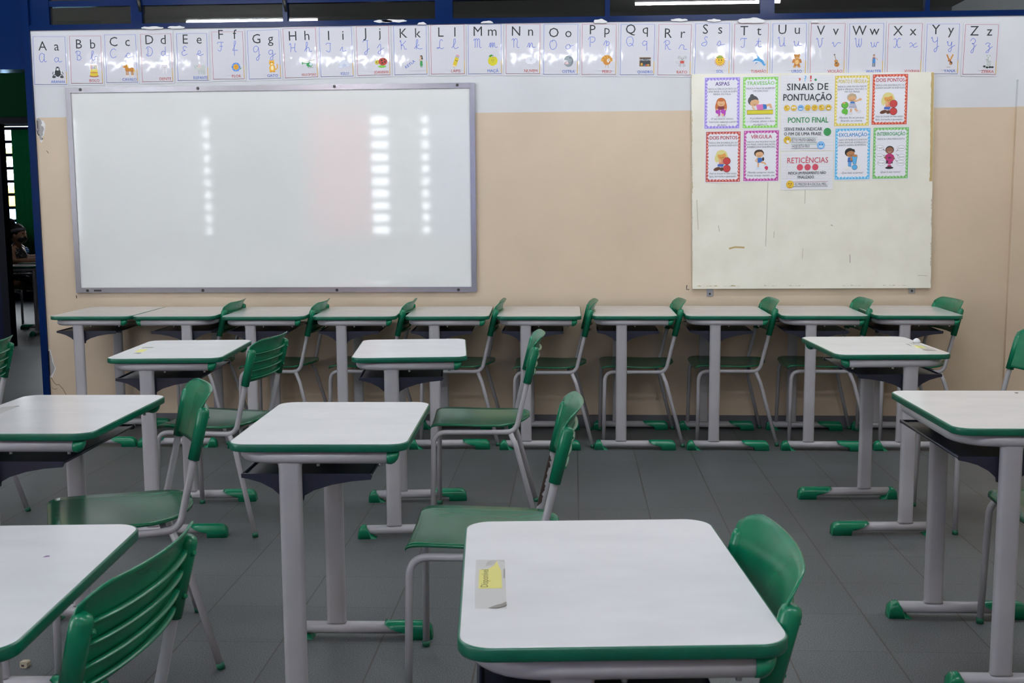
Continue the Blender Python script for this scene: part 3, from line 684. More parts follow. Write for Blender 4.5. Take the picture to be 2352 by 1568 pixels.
# tags, tape and marks on the desk tops (local desk coordinates: z just above the top)
def on_desk(o, wx, wy):
    return Matrix.Rotation(-o.rotation_euler.z, 2) @ (Vector((wx, wy)) - Vector(o.location[:2]))
def flat(mb, pts, z, m, th=.0003):
    mb.prism(pts, 'z', z, z + th, m)
TXT = []
def text_geo(body, size, shear=0, bold=0, align='CENTER', space=1.):
    cu = bpy.data.curves.new('t', 'FONT'); cu.body = body; cu.size = size; cu.shear = shear; cu.offset = bold; cu.align_x = align; cu.space_character = space
    cu.resolution_u = 2
    ob = bpy.data.objects.new('t', cu); me = ob.to_mesh()
    vs = [v.co.copy() for v in me.vertices]; fs = [tuple(p.vertices) for p in me.polygons]
    ob.to_mesh_clear(); bpy.data.objects.remove(ob); bpy.data.curves.remove(cu)
    return vs, fs
def top_of(o): return [c for c in bpy.data.objects if c.parent == o and c.name.startswith('desk_top')][0]
d1 = DS[0]; tp = top_of(d1)
def dl(px, py, d): 
    dd = fw + rt * ((px - 1176) / f_px) - up * ((py - 784) / f_px); p = Vector((0, 0, H)) + dd * ((TOP - H) / dd.z); return tuple(on_desk(d, p.x, p.y))
def dp(ox, oy, s, pts, d): return [dl(ox + x / s, oy + y / s, d) for x, y in pts]
mb = MB(); flat(mb, dp(1080, 1270, 11.2, [(235, 430), (480, 405), (620, 310), (690, 205), (730, 330), (800, 470), (820, 900), (215, 912)], d1), TOP + .0001, M['yellow_tag'])
tg = tag(mb.build('name_tag', tp), 'torn yellow paper tag'); mb = MB()
vs, fs = text_geo('Disponível', .0135, 0, 0, 'LEFT')
wmax = max(v.x for v in vs); p0 = Vector(dl(1080 + 455 / 11.2, 1270 + 890 / 11.2, d1)); p1 = Vector(dl(1080 + 470 / 11.2, 1270 + 425 / 11.2, d1)); ex = (p1 - p0).normalized(); ey = Vector((-ex.y, ex.x)); kx = (p1 - p0).length / wmax
mb.add([(p0.x + ex.x * v.x * kx + ey.x * v.y * 1.2, p0.y + ex.y * v.x * kx + ey.y * v.y * 1.2, TOP + .00055) for v in vs], fs, ink('6b6215')); mb.build('writing', tg)
mb = MB(); flat(mb, dp(1080, 1270, 11.2, [(150, 175), (885, 185), (905, 600), (935, 1435), (120, 1435), (120, 900)], d1), TOP + .0006, M['tape']); tpp = mb.build('tape', tp)
mb = MB(); flat(mb, dp(1080, 1270, 11.2, [(480, 1420), (700, 1340), (800, 1320), (930, 1260), (935, 1350), (860, 1385), (700, 1425)], d1), TOP + .001, M['dirt']); mb.build('dirt', tpp); mb = MB(); flat(mb, dp(1080, 1270, 11.2, [(440, 240), (560, 195), (880, 185), (890, 260), (730, 215), (690, 205), (600, 300), (400, 350)], d1), TOP + .001, M['tape']); mb.build('tape_wrinkle', tpp); mb = MB()
flat(mb, dp(1080, 1270, 11.2, [(865, 420), (895, 420), (885, 660), (860, 650)], d1), TOP + .001, M['dirt']); mb.build('dirt', tpp)
d4 = DS[3]; tp = top_of(d4)
mb = MB(); flat(mb, dp(280, 775, 16.8, [(470, 560), (690, 455), (1000, 455), (790, 562)], d4), TOP + .0001, M['yellow_tag']); mb.build('name_tag', tp)
mb = MB(); flat(mb, dp(280, 775, 16.8, [(440, 612), (600, 588), (750, 596), (700, 618)], d4), TOP + .0001, M['dirt']); flat(mb, dp(280, 775, 16.8, [(760, 400), (860, 375), (1180, 372), (1220, 366), (1215, 394), (1170, 392), (900, 386), (800, 408)], d4), TOP + .0001, M['dirt']); mb.build('tape_residue', tp)
d5 = DS[4]; tp = top_of(d5)
mb = MB(); flat(mb, dp(2040, 760, 14.7, [(850, 480), (1120, 495), (1300, 578), (980, 572)], d5), TOP + .0001, M['yellow_tag']); mb.build('name_tag', tp)
mb = MB(); flat(mb, dp(2040, 760, 14.7, [(590, 430), (700, 440), (790, 510), (740, 490)], d5), TOP + .0001, M['dirt']); flat(mb, dp(2040, 760, 14.7, [(1150, 635), (1300, 620), (1640, 655), (1600, 668), (1300, 662)], d5), TOP + .0001, M['dirt'])
flat(mb, dp(2040, 760, 14.7, [(700, 400), (880, 385), (1010, 410), (1640, 650), (1200, 640)], d5), TOP + .0006, M['tape']); mb.build('tape_residue', tp)
mb = MB(); q = Vector(dl(2040 + 950 / 14.7, 760 + 400 / 14.7, d5)); rings = []
for k, (rr, z) in enumerate(((.012, 0), (.014, .006), (.010, .014), (.004, .019))): rings.append([(q.x + rr * 1.1 * math.cos(a) * (1 + .2 * math.sin(3 * a)), q.y + rr * .8 * math.sin(a), TOP + .0006 + z) for a in (2 * PI * i / 12 for i in range(12))])
mb.loft(rings, M['plaster']); tag(mb.build('tape_lump', tp), 'crumpled lump of clear tape')
d3 = DS[2]; tp = top_of(d3)
mb = MB(); flat(mb, dp(0, 900, 22.4, [(700, 730), (1000, 715), (990, 735), (760, 742)], d3), TOP + .0004, M['dirt']); flat(mb, dp(0, 900, 22.4, [(-300, 900), (100, 780), (700, 740), (1000, 735), (560, 890), (0, 1120), (-300, 1240)], d3), TOP + .0001, M['tape']); mb.build('tape_residue', tp)
d6 = DS[5]; mb = MB(); flat(mb, dp(2252, 740, 7.13, [(555, 1148), (625, 1152), (610, 1161), (575, 1160)], d6), TOP + .0001, M['brick']); mb.build('ink_mark', top_of(d6))
d8 = DS[6]; mb = MB(); flat(mb, dp(0, 1120, 3.5, [(345, 558), (370, 546), (398, 545), (400, 552), (372, 556)], d8), TOP + .0001, ink('6a4a78')); mb.build('ink_mark', top_of(d8))
# small wedge on the floor beside the lower left desk's upright
o = empty('chalk_wedge', (-1.563, 2.962, 0)); tag(o, 'small pale broken wedge lying on the floor under the bottom left desk', 'debris'); o.rotation_euler = (0, 0, -.15)
mb = MB(); mb.prism([(-.011, 0), (.008, 0), (.012, .004), (.012, .016), (.008, .019), (-.011, .017)], 'y', -.009, .009, M['chip']); w_ = mb.build('wedge_body', o)
mb = MB(); mb.box(-.006, .003, -.0095, -.008, .004, .010, M['brick']); mb.build('notch', o)
# ------------------------------------------------------------------ printed things: flat shapes a hair in front of their sheet (x right, z up, y towards the room)
class Art:
    def __init__(s, y0): s.mb = MB(); s.y = y0; s.k = 0
    def lift(s): s.k += 1; return s.y - s.k * .00008
    def p(s, pts, c): 
        y = s.lift(); s.mb.add([(x, y, z) for x, z in pts], [tuple(range(len(pts)))], ink(c)); return s
    def e(s, cx, cz, rx, rz, c, rot=0, n=20):
        cr_, sr_ = math.cos(rot), math.sin(rot)
        return s.p([(cx + rx * math.cos(a) * cr_ - rz * math.sin(a) * sr_, cz + rx * math.cos(a) * sr_ + rz * math.sin(a) * cr_) for a in (2 * PI * k / n for k in range(n))], c)
    def r(s, x0, x1, z0, z1, c): return s.p([(x0, z0), (x1, z0), (x1, z1), (x0, z1)], c)
    def l(s, pts, w, c): y = s.lift(); stroke(s.mb, pts, w, y, ink(c)); return s
    def ol(s, pts, w, c): return s.l(list(pts) + [pts[0], pts[1]], w, c)
    def t(s, body, cx, cz, size, c, shear=0, bold=0, align='CENTER', kx=1., space=1., fit=None):
        vs, fs = text_geo(body, size, shear, 0, align, space)
        if fit and vs:
            w = max(v.x for v in vs) - min(v.x for v in vs); kx = min(kx * 1.0, fit / w) if fit > 0 else -fit / w
        for bx_, bz_ in (((0, 0), (bold * 1.6, 0), (bold * .8, bold * .7)) if bold else ((0, 0),)):
            y = s.lift(); s.mb.add([(cx + bx_ + v.x * kx, y, cz + bz_ + v.y) for v in vs], fs, ink(c))
        return s
    def build(s, name, parent): return s.mb.build(name, parent)
def spline(P, n=5):
    if len(P) < 3: return P
    out = []
    for i in range(len(P) - 1):
        a, b_, c, d = P[max(i - 1, 0)], P[i], P[i + 1], P[min(i + 2, len(P) - 1)]
        for k in range(n):
            t = k / n
            out.append(tuple(.5 * (2 * b_[j] + (c[j] - a[j]) * t + (2 * a[j] - 5 * b_[j] + 4 * c[j] - d[j]) * t * t + (3 * b_[j] - a[j] - 3 * c[j] + d[j]) * t ** 3) for j in (0, 1)))
    return out + [P[-1]]
CUR = dict(zip('ABCDEFGHIJKLMNOPQRSTUVWXYZ', '''70,85 40,100 10,75 5,35 25,0 55,10 72,45 74,92;74,92 72,25 84,0 105,12
30,98 28,50 28,0;8,78 18,98 45,104 72,92 66,66 40,54;40,54 76,46 80,15 50,-2 22,8
85,85 60,102 25,90 5,50 20,10 50,0 90,18
32,95 30,0;8,78 30,102 75,92 96,48 72,6 32,-2 8,12 22,22
80,88 50,102 25,86 34,62 58,55 22,46 8,16 38,-2 85,18
10,78 22,98 95,96;62,97 60,20 40,-4 14,12;38,50 82,50
82,80 50,102 15,85 10,50 30,32 60,48 80,82;80,82 80,-30 60,-62 44,-38 100,5
5,80 20,100 28,60 20,0;86,102 78,50 80,8 100,6;22,50 80,53
12,78 30,98 82,94;72,98 70,20 50,-2 14,16
12,78 30,98 90,95;72,97 70,-30 50,-62 34,-40 100,8
10,84 25,100 27,0;92,98 55,62 28,48 60,40 76,5 104,6
86,84 66,102 46,80 42,20 18,-2 10,12 40,10 70,-2 98,10
0,80 12,98 20,85 20,0;20,78 35,100 48,85 48,0;48,78 66,100 78,85 80,8 104,4
0,80 15,100 26,85 26,0;26,75 50,100 72,84 72,8 100,3
58,100 15,86 4,45 30,-2 76,8 94,50 76,92 46,98 36,78
32,95 30,-8;5,72 30,102 82,98 94,70 70,44 38,44
52,100 15,86 4,45 30,-2 76,8 94,50 76,92 52,100;38,22 62,24 98,-6
32,95 30,0;5,74 35,102 78,94 74,62 36,52;46,52 76,6 102,4
86,86 70,102 48,80 78,40 62,2 18,4 14,26 70,44
10,78 22,98 95,96;62,97 60,20 40,-2 14,12
0,84 14,100 22,60 30,4 62,6 80,42 82,100;82,42 84,6 104,6
0,84 14,100 26,60 46,-2 72,40 72,92 94,98
0,88 12,98 20,30 36,0 50,40 54,96;52,40 66,0 86,40 86,99
5,88 30,98 46,50 26,2 4,10;95,94 66,98 48,50 66,2 98,8
0,84 14,100 22,62 46,46 78,66 82,102;82,82 78,-30 56,-62 44,-36 104,4
10,72 46,102 78,74 52,42 34,46 62,36 52,-50 26,-42 92,32'''.split('\n')))
CUR.update(dict(zip('abcdefghijklmnopqrstuvwxyz', '''60,42 30,52 8,25 30,-2 60,22;62,50 62,10 80,0 108,12
0,5 30,50 50,95 34,105 25,70 28,4 62,4 66,40 94,42
0,8 20,30;72,40 45,52 20,30 32,0 66,2 100,14
60,42 30,52 8,25 30,-2 60,22;64,104 64,8 102,6
0,10 45,20 58,42 36,52 20,25 40,-2 94,14
10,5 42,60 52,102 36,104 30,50 32,-56;10,2 78,4
60,42 30,52 8,25 30,0 60,22;62,50 60,-42 40,-62 28,-36 100,12
0,5 35,60 46,100 28,100 25,0;25,30 50,52 64,35 68,6 102,6
0,10 30,52 33,6 76,8;31,76 35,79
0,10 42,52 42,-42 20,-60 14,-34 86,12;42,76 46,79
0,5 35,60 46,100 28,100 25,0;62,52 28,26 62,4 102,8
0,5 42,60 46,102 28,98 26,20 46,-2 86,14
0,5 12,48 20,45 20,0 35,50 45,45 45,0 60,50 70,45 74,6 106,6
0,5 20,48 28,45 28,0 50,50 64,42 68,6 106,6
56,50 25,46 8,20 35,-2 66,20 56,50 70,34 106,44
0,10 36,62 33,-56;33,30 56,52 72,35 60,8 34,8
60,42 30,52 8,25 30,0 60,22;62,50 62,-56
0,8 25,52 62,46 60,8 100,8
0,8 36,52 52,20 30,-2 8,10;50,6 102,14
0,10 38,60;40,100 38,8 80,6;12,64 68,64
0,40 10,52 15,8 42,0 58,34;60,52 60,6 102,8
0,35 15,52 30,2 62,40 82,46 106,42
0,40 8,52 14,6 36,4 46,52;46,20 62,2 78,52 102,46
0,40 25,52 46,25 62,0 102,12;88,50 46,25 8,2
0,40 10,52 15,12 42,8 58,52;58,52 52,-42 34,-62 22,-36 98,12
0,35 25,52 58,42 34,15 54,8 40,-48 14,-46 88,16'''.split('\n'))))
def cursive(art, ch, x, z, h, w, c):
    for st in CUR[ch].split(';'):
        P = [(x + float(a) / 100 * h * (.86 if ch.isupper() else .92), z + float(b_) / 100 * h) for a, b_ in (q.split(',') for q in st.split())]
        art.l(spline(P), w, c)

# little pictures, drawn in a -1..1 box scaled to half width s at (cx, cz)
def scaled(A, cx, cz, s):
    class Q:
        def e(q, x, z, rx, rz, c, rot=0): A.e(cx + x * s, cz + z * s, rx * s, rz * s, c, rot); return q
        def p(q, pts, c): A.p([(cx + x * s, cz + z * s) for x, z in pts], c); return q
        def l(q, pts, w, c): A.l([(cx + x * s, cz + z * s) for x, z in pts], w * s, c); return q
        def r(q, x0, x1, z0, z1, c): A.r(cx + x0 * s, cx + x1 * s, cz + z0 * s, cz + z1 * s, c); return q
        def oe(q, x, z, rx, rz, w, c, n=24): A.l([(cx + (x + rx * math.cos(2 * PI * k / n)) * s, cz + (z + rz * math.sin(2 * PI * k / n)) * s) for k in range(n + 1)], w * s, c); return q
        def t(q, b_, x, z, sz, c, **k): A.t(b_, cx + x * s, cz + z * s, sz * s, c, **k); return q
    return Q()
def pic(k, q):
    if k == 'A':
        for s in (-1, 1):
            q.l([(s * .3, -.1), (s * .7, .1), (s * .85, -.3)], .12, '20262c').l([(s * .3, -.3), (s * .8, -.5)], .12, '20262c').e(s * .62, -.72, .3, .17, '20262c').e(s * .5, .15, .2, .24, 'd8dce0')
        q.e(0, -.1, .48, .6, '20262c').e(0, .5, .3, .34, '20262c').e(0, .38, .2, .14, 'cfd6da').e(-.08, .55, .06, .07, 'ffffff').e(.1, .55, .06, .07, 'ffffff')
    elif k == 'B':
        q.e(0, -.72, .8, .18, 'b9b2ae').r(-.62, .62, -.72, -.2, 'd9c22a').e(0, -.72, .62, .14, 'd9c22a').r(-.55, .55, -.2, .3, 'e3d050').e(0, -.2, .62, .12, 'c98f3c').e(0, .3, .55, .12, 'e8d9a0')
        for i in range(7): q.e(-.6 + .2 * i, -.72 - .1 * math.cos((i - 3) * .5), .09, .09, 'a33b4a')
        for x, c in ((-.4, 'c94a4a'), (-.12, '3f6fc0'), (.14, '3fa060'), (.42, 'c9a23f')): q.l([(x, .3), (x, .75)], .08, c).e(x, .84, .05, .09, 'e8a030')
    elif k == 'C':
        q.p([(-.55, .25), (-.3, -.2), (.45, -.25), (.75, .1), (.6, .35), (0, .25), (-.3, .35)], 'c98428').e(.45, .05, .36, .34, 'c98428').e(-.28, .1, .36, .32, 'c98428').p([(-.75, .35), (-.3, .1), (-.15, .55), (-.35, .9), (-.5, .75)], 'c98428').e(-.72, .52, .24, .15, 'd49038', .5)
        for x in (-.42, -.18, .38, .6): q.l([(x, -.05), (x * 1.02, -.8)], .15, 'b87420').e(x * 1.02, -.86, .12, .09, 'ece4da')
        q.p([(-.38, .95), (-.1, .6), (-.1, .2), (-.3, .5)], 'e6b64c').p([(.72, .3), (.95, -.1), (.85, -.5), (.7, 0)], 'e6b64c').e(-.6, .6, .05, .05, '2a1a10')
    elif k == 'D':
        q.p([(-.5, .5), (-.3, .72), (0, .6), (.3, .72), (.5, .5), (.45, 0), (.32, -.7), (.18, -.72), (.05, -.2), (-.08, -.2), (-.2, -.72), (-.34, -.7), (-.46, 0)], 'e4e2e8')
        q.l([(-.5, .5), (-.3, .72), (0, .6), (.3, .72), (.5, .5), (.45, 0), (.32, -.7), (.18, -.72), (.05, -.2), (-.08, -.2), (-.2, -.72), (-.34, -.7), (-.46, 0), (-.5, .5)], .03, 'b9b9c4').e(-.1, .25, .06, .07, '8a8080').e(.1, .25, .06, .07, '8a8080').l([(-.1, .05), (0, 0), (.1, .05)], .04, 'a06a6a')
    elif k == 'E':
        q.e(.15, 0, .6, .5, 'c2c8c6').e(-.4, .25, .36, .36, 'ccd2d0').e(-.12, .35, .26, .34, 'd8c6c6').e(.5, .25, .3, .36, 'c2c8c6').l([(-.62, .15), (-.8, -.2), (-.75, -.55), (-.9, -.6)], .17, 'ccd2d0')
        for x in (-.2, .15, .45, .65): q.r(x - .11, x + .11, -.85, -.2, 'b8c0be')
        q.e(-.5, .38, .05, .06, '404848').l([(-.95, .5), (-.7, .05)], .03, '2f8f5a').p([(.25, .75), (.5, .85), (.7, .7), (.45, .6)], 'd4dad8')
    elif k == 'F':
        q.p([(.5, -.2), (.9, -.1), (.95, -.02), (.7, -.3), (.45, -.45)], '2f8f4a')
        for i in range(12): q.e(.5 * math.cos(i * PI / 6), .5 * math.sin(i * PI / 6), .2, .17, '6f9fe0' if i % 2 else '4f86d6', i * PI / 6)
        q.e(0, 0, .42, .42, 'e0a418').e(-.1, .06, .05, .06, '5a3a10').e(.12, .06, .05, .06, '5a3a10').l([(-.14, -.14), (0, -.2), (.14, -.14)], .04, '8a4a10')
    elif k == 'G':
        q.l([(.45, -.6), (.8, -.3), (.75, .3)], .16, 'e0a020').e(0, -.35, .46, .55, 'e8aa22').e(0, -.3, .24, .36, 'f6e6b0').e(-.05, .42, .42, .38, 'e8aa22').p([(-.4, .6), (-.42, .95), (-.12, .75)], 'e8aa22').p([(.3, .6), (.34, .95), (.04, .75)], 'e8aa22').e(-.05, .3, .2, .12, 'f6e6b0').e(-.2, .5, .05, .07, '3a2a10').e(.1, .5, .05, .07, '3a2a10').e(-.25, -.82, .22, .13, 'e0a020').e(.25, -.82, .22, .13, 'e0a020')
    elif k == 'H':
        q.l([(-.75, .25), (.9, .62)], .05, '8a9a4a').l([(.1, .3), (.12, .48)], .05, '555').e(.15, -.02, .45, .34, '2f9a55') if False else q.l([(-.8, .3), (.95, .66)], .06, '8f9a4a').l([(.12, .2), (.1, .5)], .06, '66707a').e(.15, -.05, .48, .34, '2f9a55').p([(-.2, .08), (-.95, .12), (-.95, .24), (-.2, .22)], '2f9a55').e(-.92, .18, .08, .2, '2f8f4a').e(.35, .0, .24, .22, 'd6e6ec').l([(-.2, -.42), (.1, -.55), (.75, -.45)], .05, '4a7a5a').l([(0, -.35), (0, -.52)], .04, '4a7a5a').l([(.4, -.35), (.4, -.5)], .04, '4a7a5a')
    elif k == 'I':
        P = [(.8 * math.cos(PI * i / 14), -.5 + 1.05 * math.sin(PI * i / 14)) for i in range(15)]
        q.p(P, 'dfe4f0').l(P + [P[0]], .03, 'a9b4d4').e(-.6, -.5, .34, .2, 'dfe4f0').oe(-.6, -.5, .34, .2, .03, 'a9b4d4').p([(-.28, -.5), (-.28, -.2), (0, 0), (.28, -.2), (.28, -.5)], 'c3cbe2')
        for z in (-.2, .1, .35): q.l([(-.7 * (1 - (z + .5) ** 2 * .6), z), (.7 * (1 - (z + .5) ** 2 * .6), z)], .02, 'a9b4d4')
    elif k == 'J':
        q.e(.1, -.62, .62, .2, '7ac04a').e(-.62, .02, .36, .34, 'cfc23a').e(.25, .1, .68, .56, 'b9402a').l([(-.1, .62), (.1, -.4)], .05, '3a1a14')
        for x, z, r in ((.1, .3, .13), (.5, .45, .11), (.55, .05, .13), (.2, -.1, .11), (.75, .25, .09)): q.e(x, z, r, r, '2a1512')
        q.l([(-.75, .3), (-.9, .62)], .04, '3a3a14').l([(-.55, .34), (-.6, .7)], .04, '3a3a14').e(-.72, .06, .07, .09, '1c1c1c').l([(-.8, -.14), (-.62, -.2), (-.5, -.12)], .03, '7a3a1a')
        for x in (-.3, .1, .5): q.e(x, -.62, .14, .12, '8fd05a')
    elif k in 'K':
        q.e(.45, .72, .2, .22, '2a2a2c').e(.38, .66, .13, .15, 'c99a7a').r(.28, .58, .1, .5, 'c9b89a').l([(.28, .45), (.12, .15)], .08, 'c99a7a').p([(.26, .12), (.6, .12), (.66, -.6), (.22, -.6)], '2f8f44').l([(.36, -.6), (.36, -.85)], .1, '2f7a44').l([(.52, -.6), (.52, -.85)], .1, '2f7a44').e(.58, .45, .12, .16, '2a2a2c')
    elif k == 'L':
        q.p([(-.42, -.5), (.12, -.72), (.5, .4), (-.02, .62)], 'd8c020').p([(-.02, .62), (.5, .4), (.56, .58), (.04, .8)], '9fb0c0').p([(.04, .8), (.56, .58), (.6, .78), (.4, .95), (.14, .96)], 'd9a0a8').p([(-.42, -.5), (.12, -.72), (-.3, -.98)], 'e8d0a0').p([(-.26, -.84), (-.16, -.88), (-.34, -1.0)], '2a2a2a').e(.05, .1, .06, .08, '3a2a10').e(.24, .02, .06, .08, '3a2a10')
    elif k == 'M':
        q.e(-.26, 0, .46, .62, 'd0c81e').e(.26, 0, .46, .62, 'd0c81e').e(0, -.2, .5, .55, 'd0c81e').l([(0, .45), (.05, .85)], .07, '5a4a1a').e(-.3, .74, .3, .15, '3f8f2f', .4).e(-.12, .1, .05, .08, '4a4410').e(.14, .1, .05, .08, '4a4410').l([(-.15, -.12), (0, -.2), (.16, -.12)], .04, '8a7a10')
    elif k == 'N':
        P = [(1.0 * math.cos(a) * (.88 + .08 * math.cos(9 * a)), .02 + .62 * math.sin(a) * (.88 + .08 * math.cos(9 * a))) for a in (2 * PI * i / 72 for i in range(73))]
        q.p(P[:-1], 'e9e9f2').l(P, .025, 'a8a8bc').e(-.1, .2, .05, .07, '8a8a9a').e(.12, .2, .05, .07, '8a8a9a').l([(-.1, 0), (0, -.05), (.12, 0)], .03, '8a8a9a')
    elif k == 'O':
        q.e(0, 0, .72, .82, '7f8890').e(-.05, .25, .66, .5, '9aa4aa', .3).p([(.05, 0), (-.7, .25), (-.72, -.35)], 'e9e6ea').e(-.05, -.4, .6, .36, '8a949a', -.2).e(-.25, -.28, .34, .2, 'd4b4b8').e(-.2, -.22, .1, .1, 'f2eef0').e(.2, .5, .06, .07, '20262c')
        for r_ in (.3, .5): q.l([(.72 * math.cos(a) * (1 - r_ * .4) + .05, .8 * math.sin(a) * (1 - r_ * .4)) for a in (-1.2 + 2.4 * i / 10 for i in range(11))], .03, '5f686e')
    elif k == 'P':
        for i in range(9): a = PI * (.05 + .9 * i / 8); q.e(.55 * math.cos(a), .05 + .55 * math.sin(a), .34, .2, 'c98a2a' if i % 2 else 'd9a03a', a)
        q.e(0, -.05, .55, .5, 'c9862a').e(.25, .1, .26, .3, 'e8dcc8').e(.3, .2, .05, .07, '2a1a10').p([(.38, .1), (.6, .02), (.38, -.04)], 'e0a020').e(.42, -.12, .07, .14, 'b93a2a').l([(-.15, -.5), (-.15, -.85), (-.3, -.9)], .05, 'c9a020').l([(.2, -.5), (.2, -.85), (.35, -.9)], .05, 'c9a020')
    elif k == 'Q':
        q.r(-.85, .85, -.72, .62, '7a5a2f').r(-.74, .74, -.6, .5, '262c34').t('WELCOME', 0, .12, .36, 'd9dce0', fit=1.2).e(-.5, -.4, .16, .2, 'd9a030').e(.45, -.5, .2, .14, 'b9903a').e(.2, -.52, .14, .1, 'c94a3a').e(-.1, -.54, .14, .08, '3f7fa0')
    elif k == 'R':
        q.e(-.42, .62, .26, .26, 'b9bcc0').e(.42, .62, .26, .26, 'b9bcc0').e(0, .42, .4, .36, 'c9ccd0').r(-.3, .3, -.25, .15, 'b9463c').e(-.55, .05, .26, .1, 'c9ccd0', .6).e(.55, .05, .26, .1, 'c9ccd0', -.6).e(-.3, -.55, .2, .32, 'b9bcc0', -.5).e(.3, -.55, .2, .32, 'b9bcc0', .5).e(-.5, -.8, .22, .12, 'd4d6da').e(.5, -.8, .22, .12, 'd4d6da').e(-.14, .5, .05, .08, '3a3a40').e(.14, .5, .05, .08, '3a3a40').e(0, .3, .1, .07, '7a6a70').l([(-.3, -.3), (-.8, -.2), (-.95, .1)], .04, '9a9ca0')
    elif k == 'S':
        for i in range(16):
            a = i * PI / 8; q.p([(.58 * math.cos(a - .19), .58 * math.sin(a - .19)), (.92 * math.cos(a), .92 * math.sin(a)), (.58 * math.cos(a + .19), .58 * math.sin(a + .19))], 'd98f1e')
        q.e(0, 0, .62, .62, 'e8bc26').e(-.05, .5, .5, .16, '8aa03a').e(-.05, .62, .28, .16, '9ab04a').e(-.18, .1, .08, .1, '3a2a10').e(.2, .1, .08, .1, '3a2a10').l([(-.26, -.2), (0, -.34), (.28, -.18)], .06, 'a0501a')
    elif k == 'T':
        q.p([(-.95, -.05), (-.6, .3), (0, .45), (.5, .2), (.8, -.2), (.9, -.55), (1.0, -.6), (.8, -.75), (.6, -.55), (.35, -.2), (-.2, -.12), (-.7, -.12)], '4f9fd6').p([(-.15, .4), (-.3, .9), (.2, .4)], '4f9fd6').p([(-.35, -.1), (-.55, -.5), (-.05, -.12)], '3f8fc6').p([(-.85, -.08), (-.4, .02), (.3, -.12), (-.2, -.16), (-.7, -.14)], 'e4eef4').e(-.55, .16, .05, .06, '12202c').p([(.85, -.5), (1.05, -.3), (.98, -.6)], '4f9fd6')
    elif k == 'U':
        q.e(-.3, .82, .16, .16, 'b9762f').e(.3, .82, .16, .16, 'b9762f').e(0, .58, .4, .36, 'c98838').e(0, -.15, .46, .5, 'c98838').e(0, -.18, .28, .34, 'e6bc7a').e(-.5, 0, .16, .34, 'b9762f', .35 * -1).e(.5, 0, .16, .34, 'b9762f', .35).e(-.26, -.68, .2, .26, 'b9762f').e(.26, -.68, .2, .26, 'b9762f').e(-.34, -.86, .24, .12, 'd09a50').e(.34, -.86, .24, .12, 'd09a50').e(0, .5, .2, .14, 'e6bc7a').e(0, .54, .08, .06, '2a1a10').e(-.16, .66, .04, .05, '2a1a10').e(.16, .66, .04, .05, '2a1a10')
    elif k == 'V':
        q.l([(.1, .1), (-.12, .85)], .1, '5a3a20').e(-.14, .9, .1, .1, '5a3a20').e(.12, -.05, .26, .24, 'b97a2a').e(.24, -.52, .38, .36, 'b97a2a').e(.2, -.28, .22, .2, 'b97a2a').e(.18, -.3, .14, .14, '3a2412').l([(.3, -.62), (-.1, .8)], .03, 'e0d4b0').r(.16, .42, -.66, -.58, '4a2c14')
    elif k == 'W':
        q.e(0, .78, .15, .2, '6a5a50').e(0, .72, .13, .15, 'c99a7a').r(-.2, .2, .05, .52, 'a04a4a').p([(-.2, .4), (.2, .4), (.24, -.35), (-.24, -.35)], '3f7fc0').l([(.15, .45), (.48, .3), (.5, .12)], .1, 'c99a7a').r(-.22, -.03, -.85, -.3, '6a7480').r(.03, .22, -.85, -.3, '6a7480').l([(-.18, .42), (-.26, .05)], .08, 'c99a7a')
    elif k == 'Y':
        q.l([(-.5, .95), (-.1, .1)], .2, 'b9772a').l([(.42, .95), (.0, .1)], .2, 'c98a3a').r(-.3, .15, -.1, .15, 'a0602a').e(.12, -.3, .24, .26, '2a1c18').e(.08, -.38, .18, .18, 'b9804a').l([(-.2, -.1), (-.28, -.6), (-.3, -.85)], .06, 'd0d0d4').r(-.45, .05, -.92, -.84, '9a8a8a').e(-.15, -.2, .08, .2, 'd8d8dc')
    elif k == 'Z':
        q.e(.1, -.35, .42, .46, 'd4d8d8').e(0, .48, .32, .36, 'd4d8d8').e(-.12, .3, .24, .2, 'b9c0c0').e(-.18, .85, .1, .14, 'b0b8b8').e(.2, .85, .1, .14, 'b0b8b8')
        for z in (-.6, -.4, -.2, 0): q.l([(-.2, z), (.05, z + .08), (.42, z)], .06, '6a7676')
        for x, z in ((-.5, -.68), (-.1, -.82), (.3, -.78), (.65, -.78)): q.e(x, z, .2, .14, '24302e')
        q.e(0, .58, .05, .07, '20282c').e(-.15, .24, .05, .03, '505a5a')
CARDS = [(-3.057,2.158,.214,.296,-.015),(-2.84,2.16,.208,.292,-.01),(-2.632,2.164,.206,.293,.002),(-2.419,2.165,.202,.293,0),(-2.209,2.167,.2,.288,-.01),(-1.998,2.173,.204,.289,.002),(-1.787,2.176,.207,.295,.016),(-1.574,2.182,.212,.299,.019),(-1.365,2.185,.209,.299,.016),(-1.15,2.188,.209,.296,.013),(-.935,2.189,.209,.295,.009),(-.72,2.19,.213,.297,-.001),(-.506,2.189,.211,.298,-.003),(-.288,2.186,.215,.297,-.012),(-.073,2.181,.215,.3,-.012),(.145,2.178,.215,.301,-.012),(.362,2.174,.212,.301,-.013),(.571,2.17,.204,.301,-.018),(.783,2.172,.214,.302,-.003),(1.0,2.168,.21,.3,-.003),(1.213,2.166,.208,.301,-.001),(1.426,2.163,.21,.3,-.003),(1.64,2.16,.21,.3,0),(1.852,2.157,.207,.298,-.003),(2.06,2.154,.199,.294,-.005),(2.269,2.148,.202,.293,-.019)]
WORDS = 'ARANHA BOLO CAVALO DENTE ELEFANTE FLOR GATO HELICÓPTERO IGLU JOANINHA KEYLA LÁPIS MAÇÃ NUVEM OSTRA PERU QUADRO RATO SOL TUBARÃO URSO VIOLÃO WALTER XUXINHA YANA ZEBRA'.split()
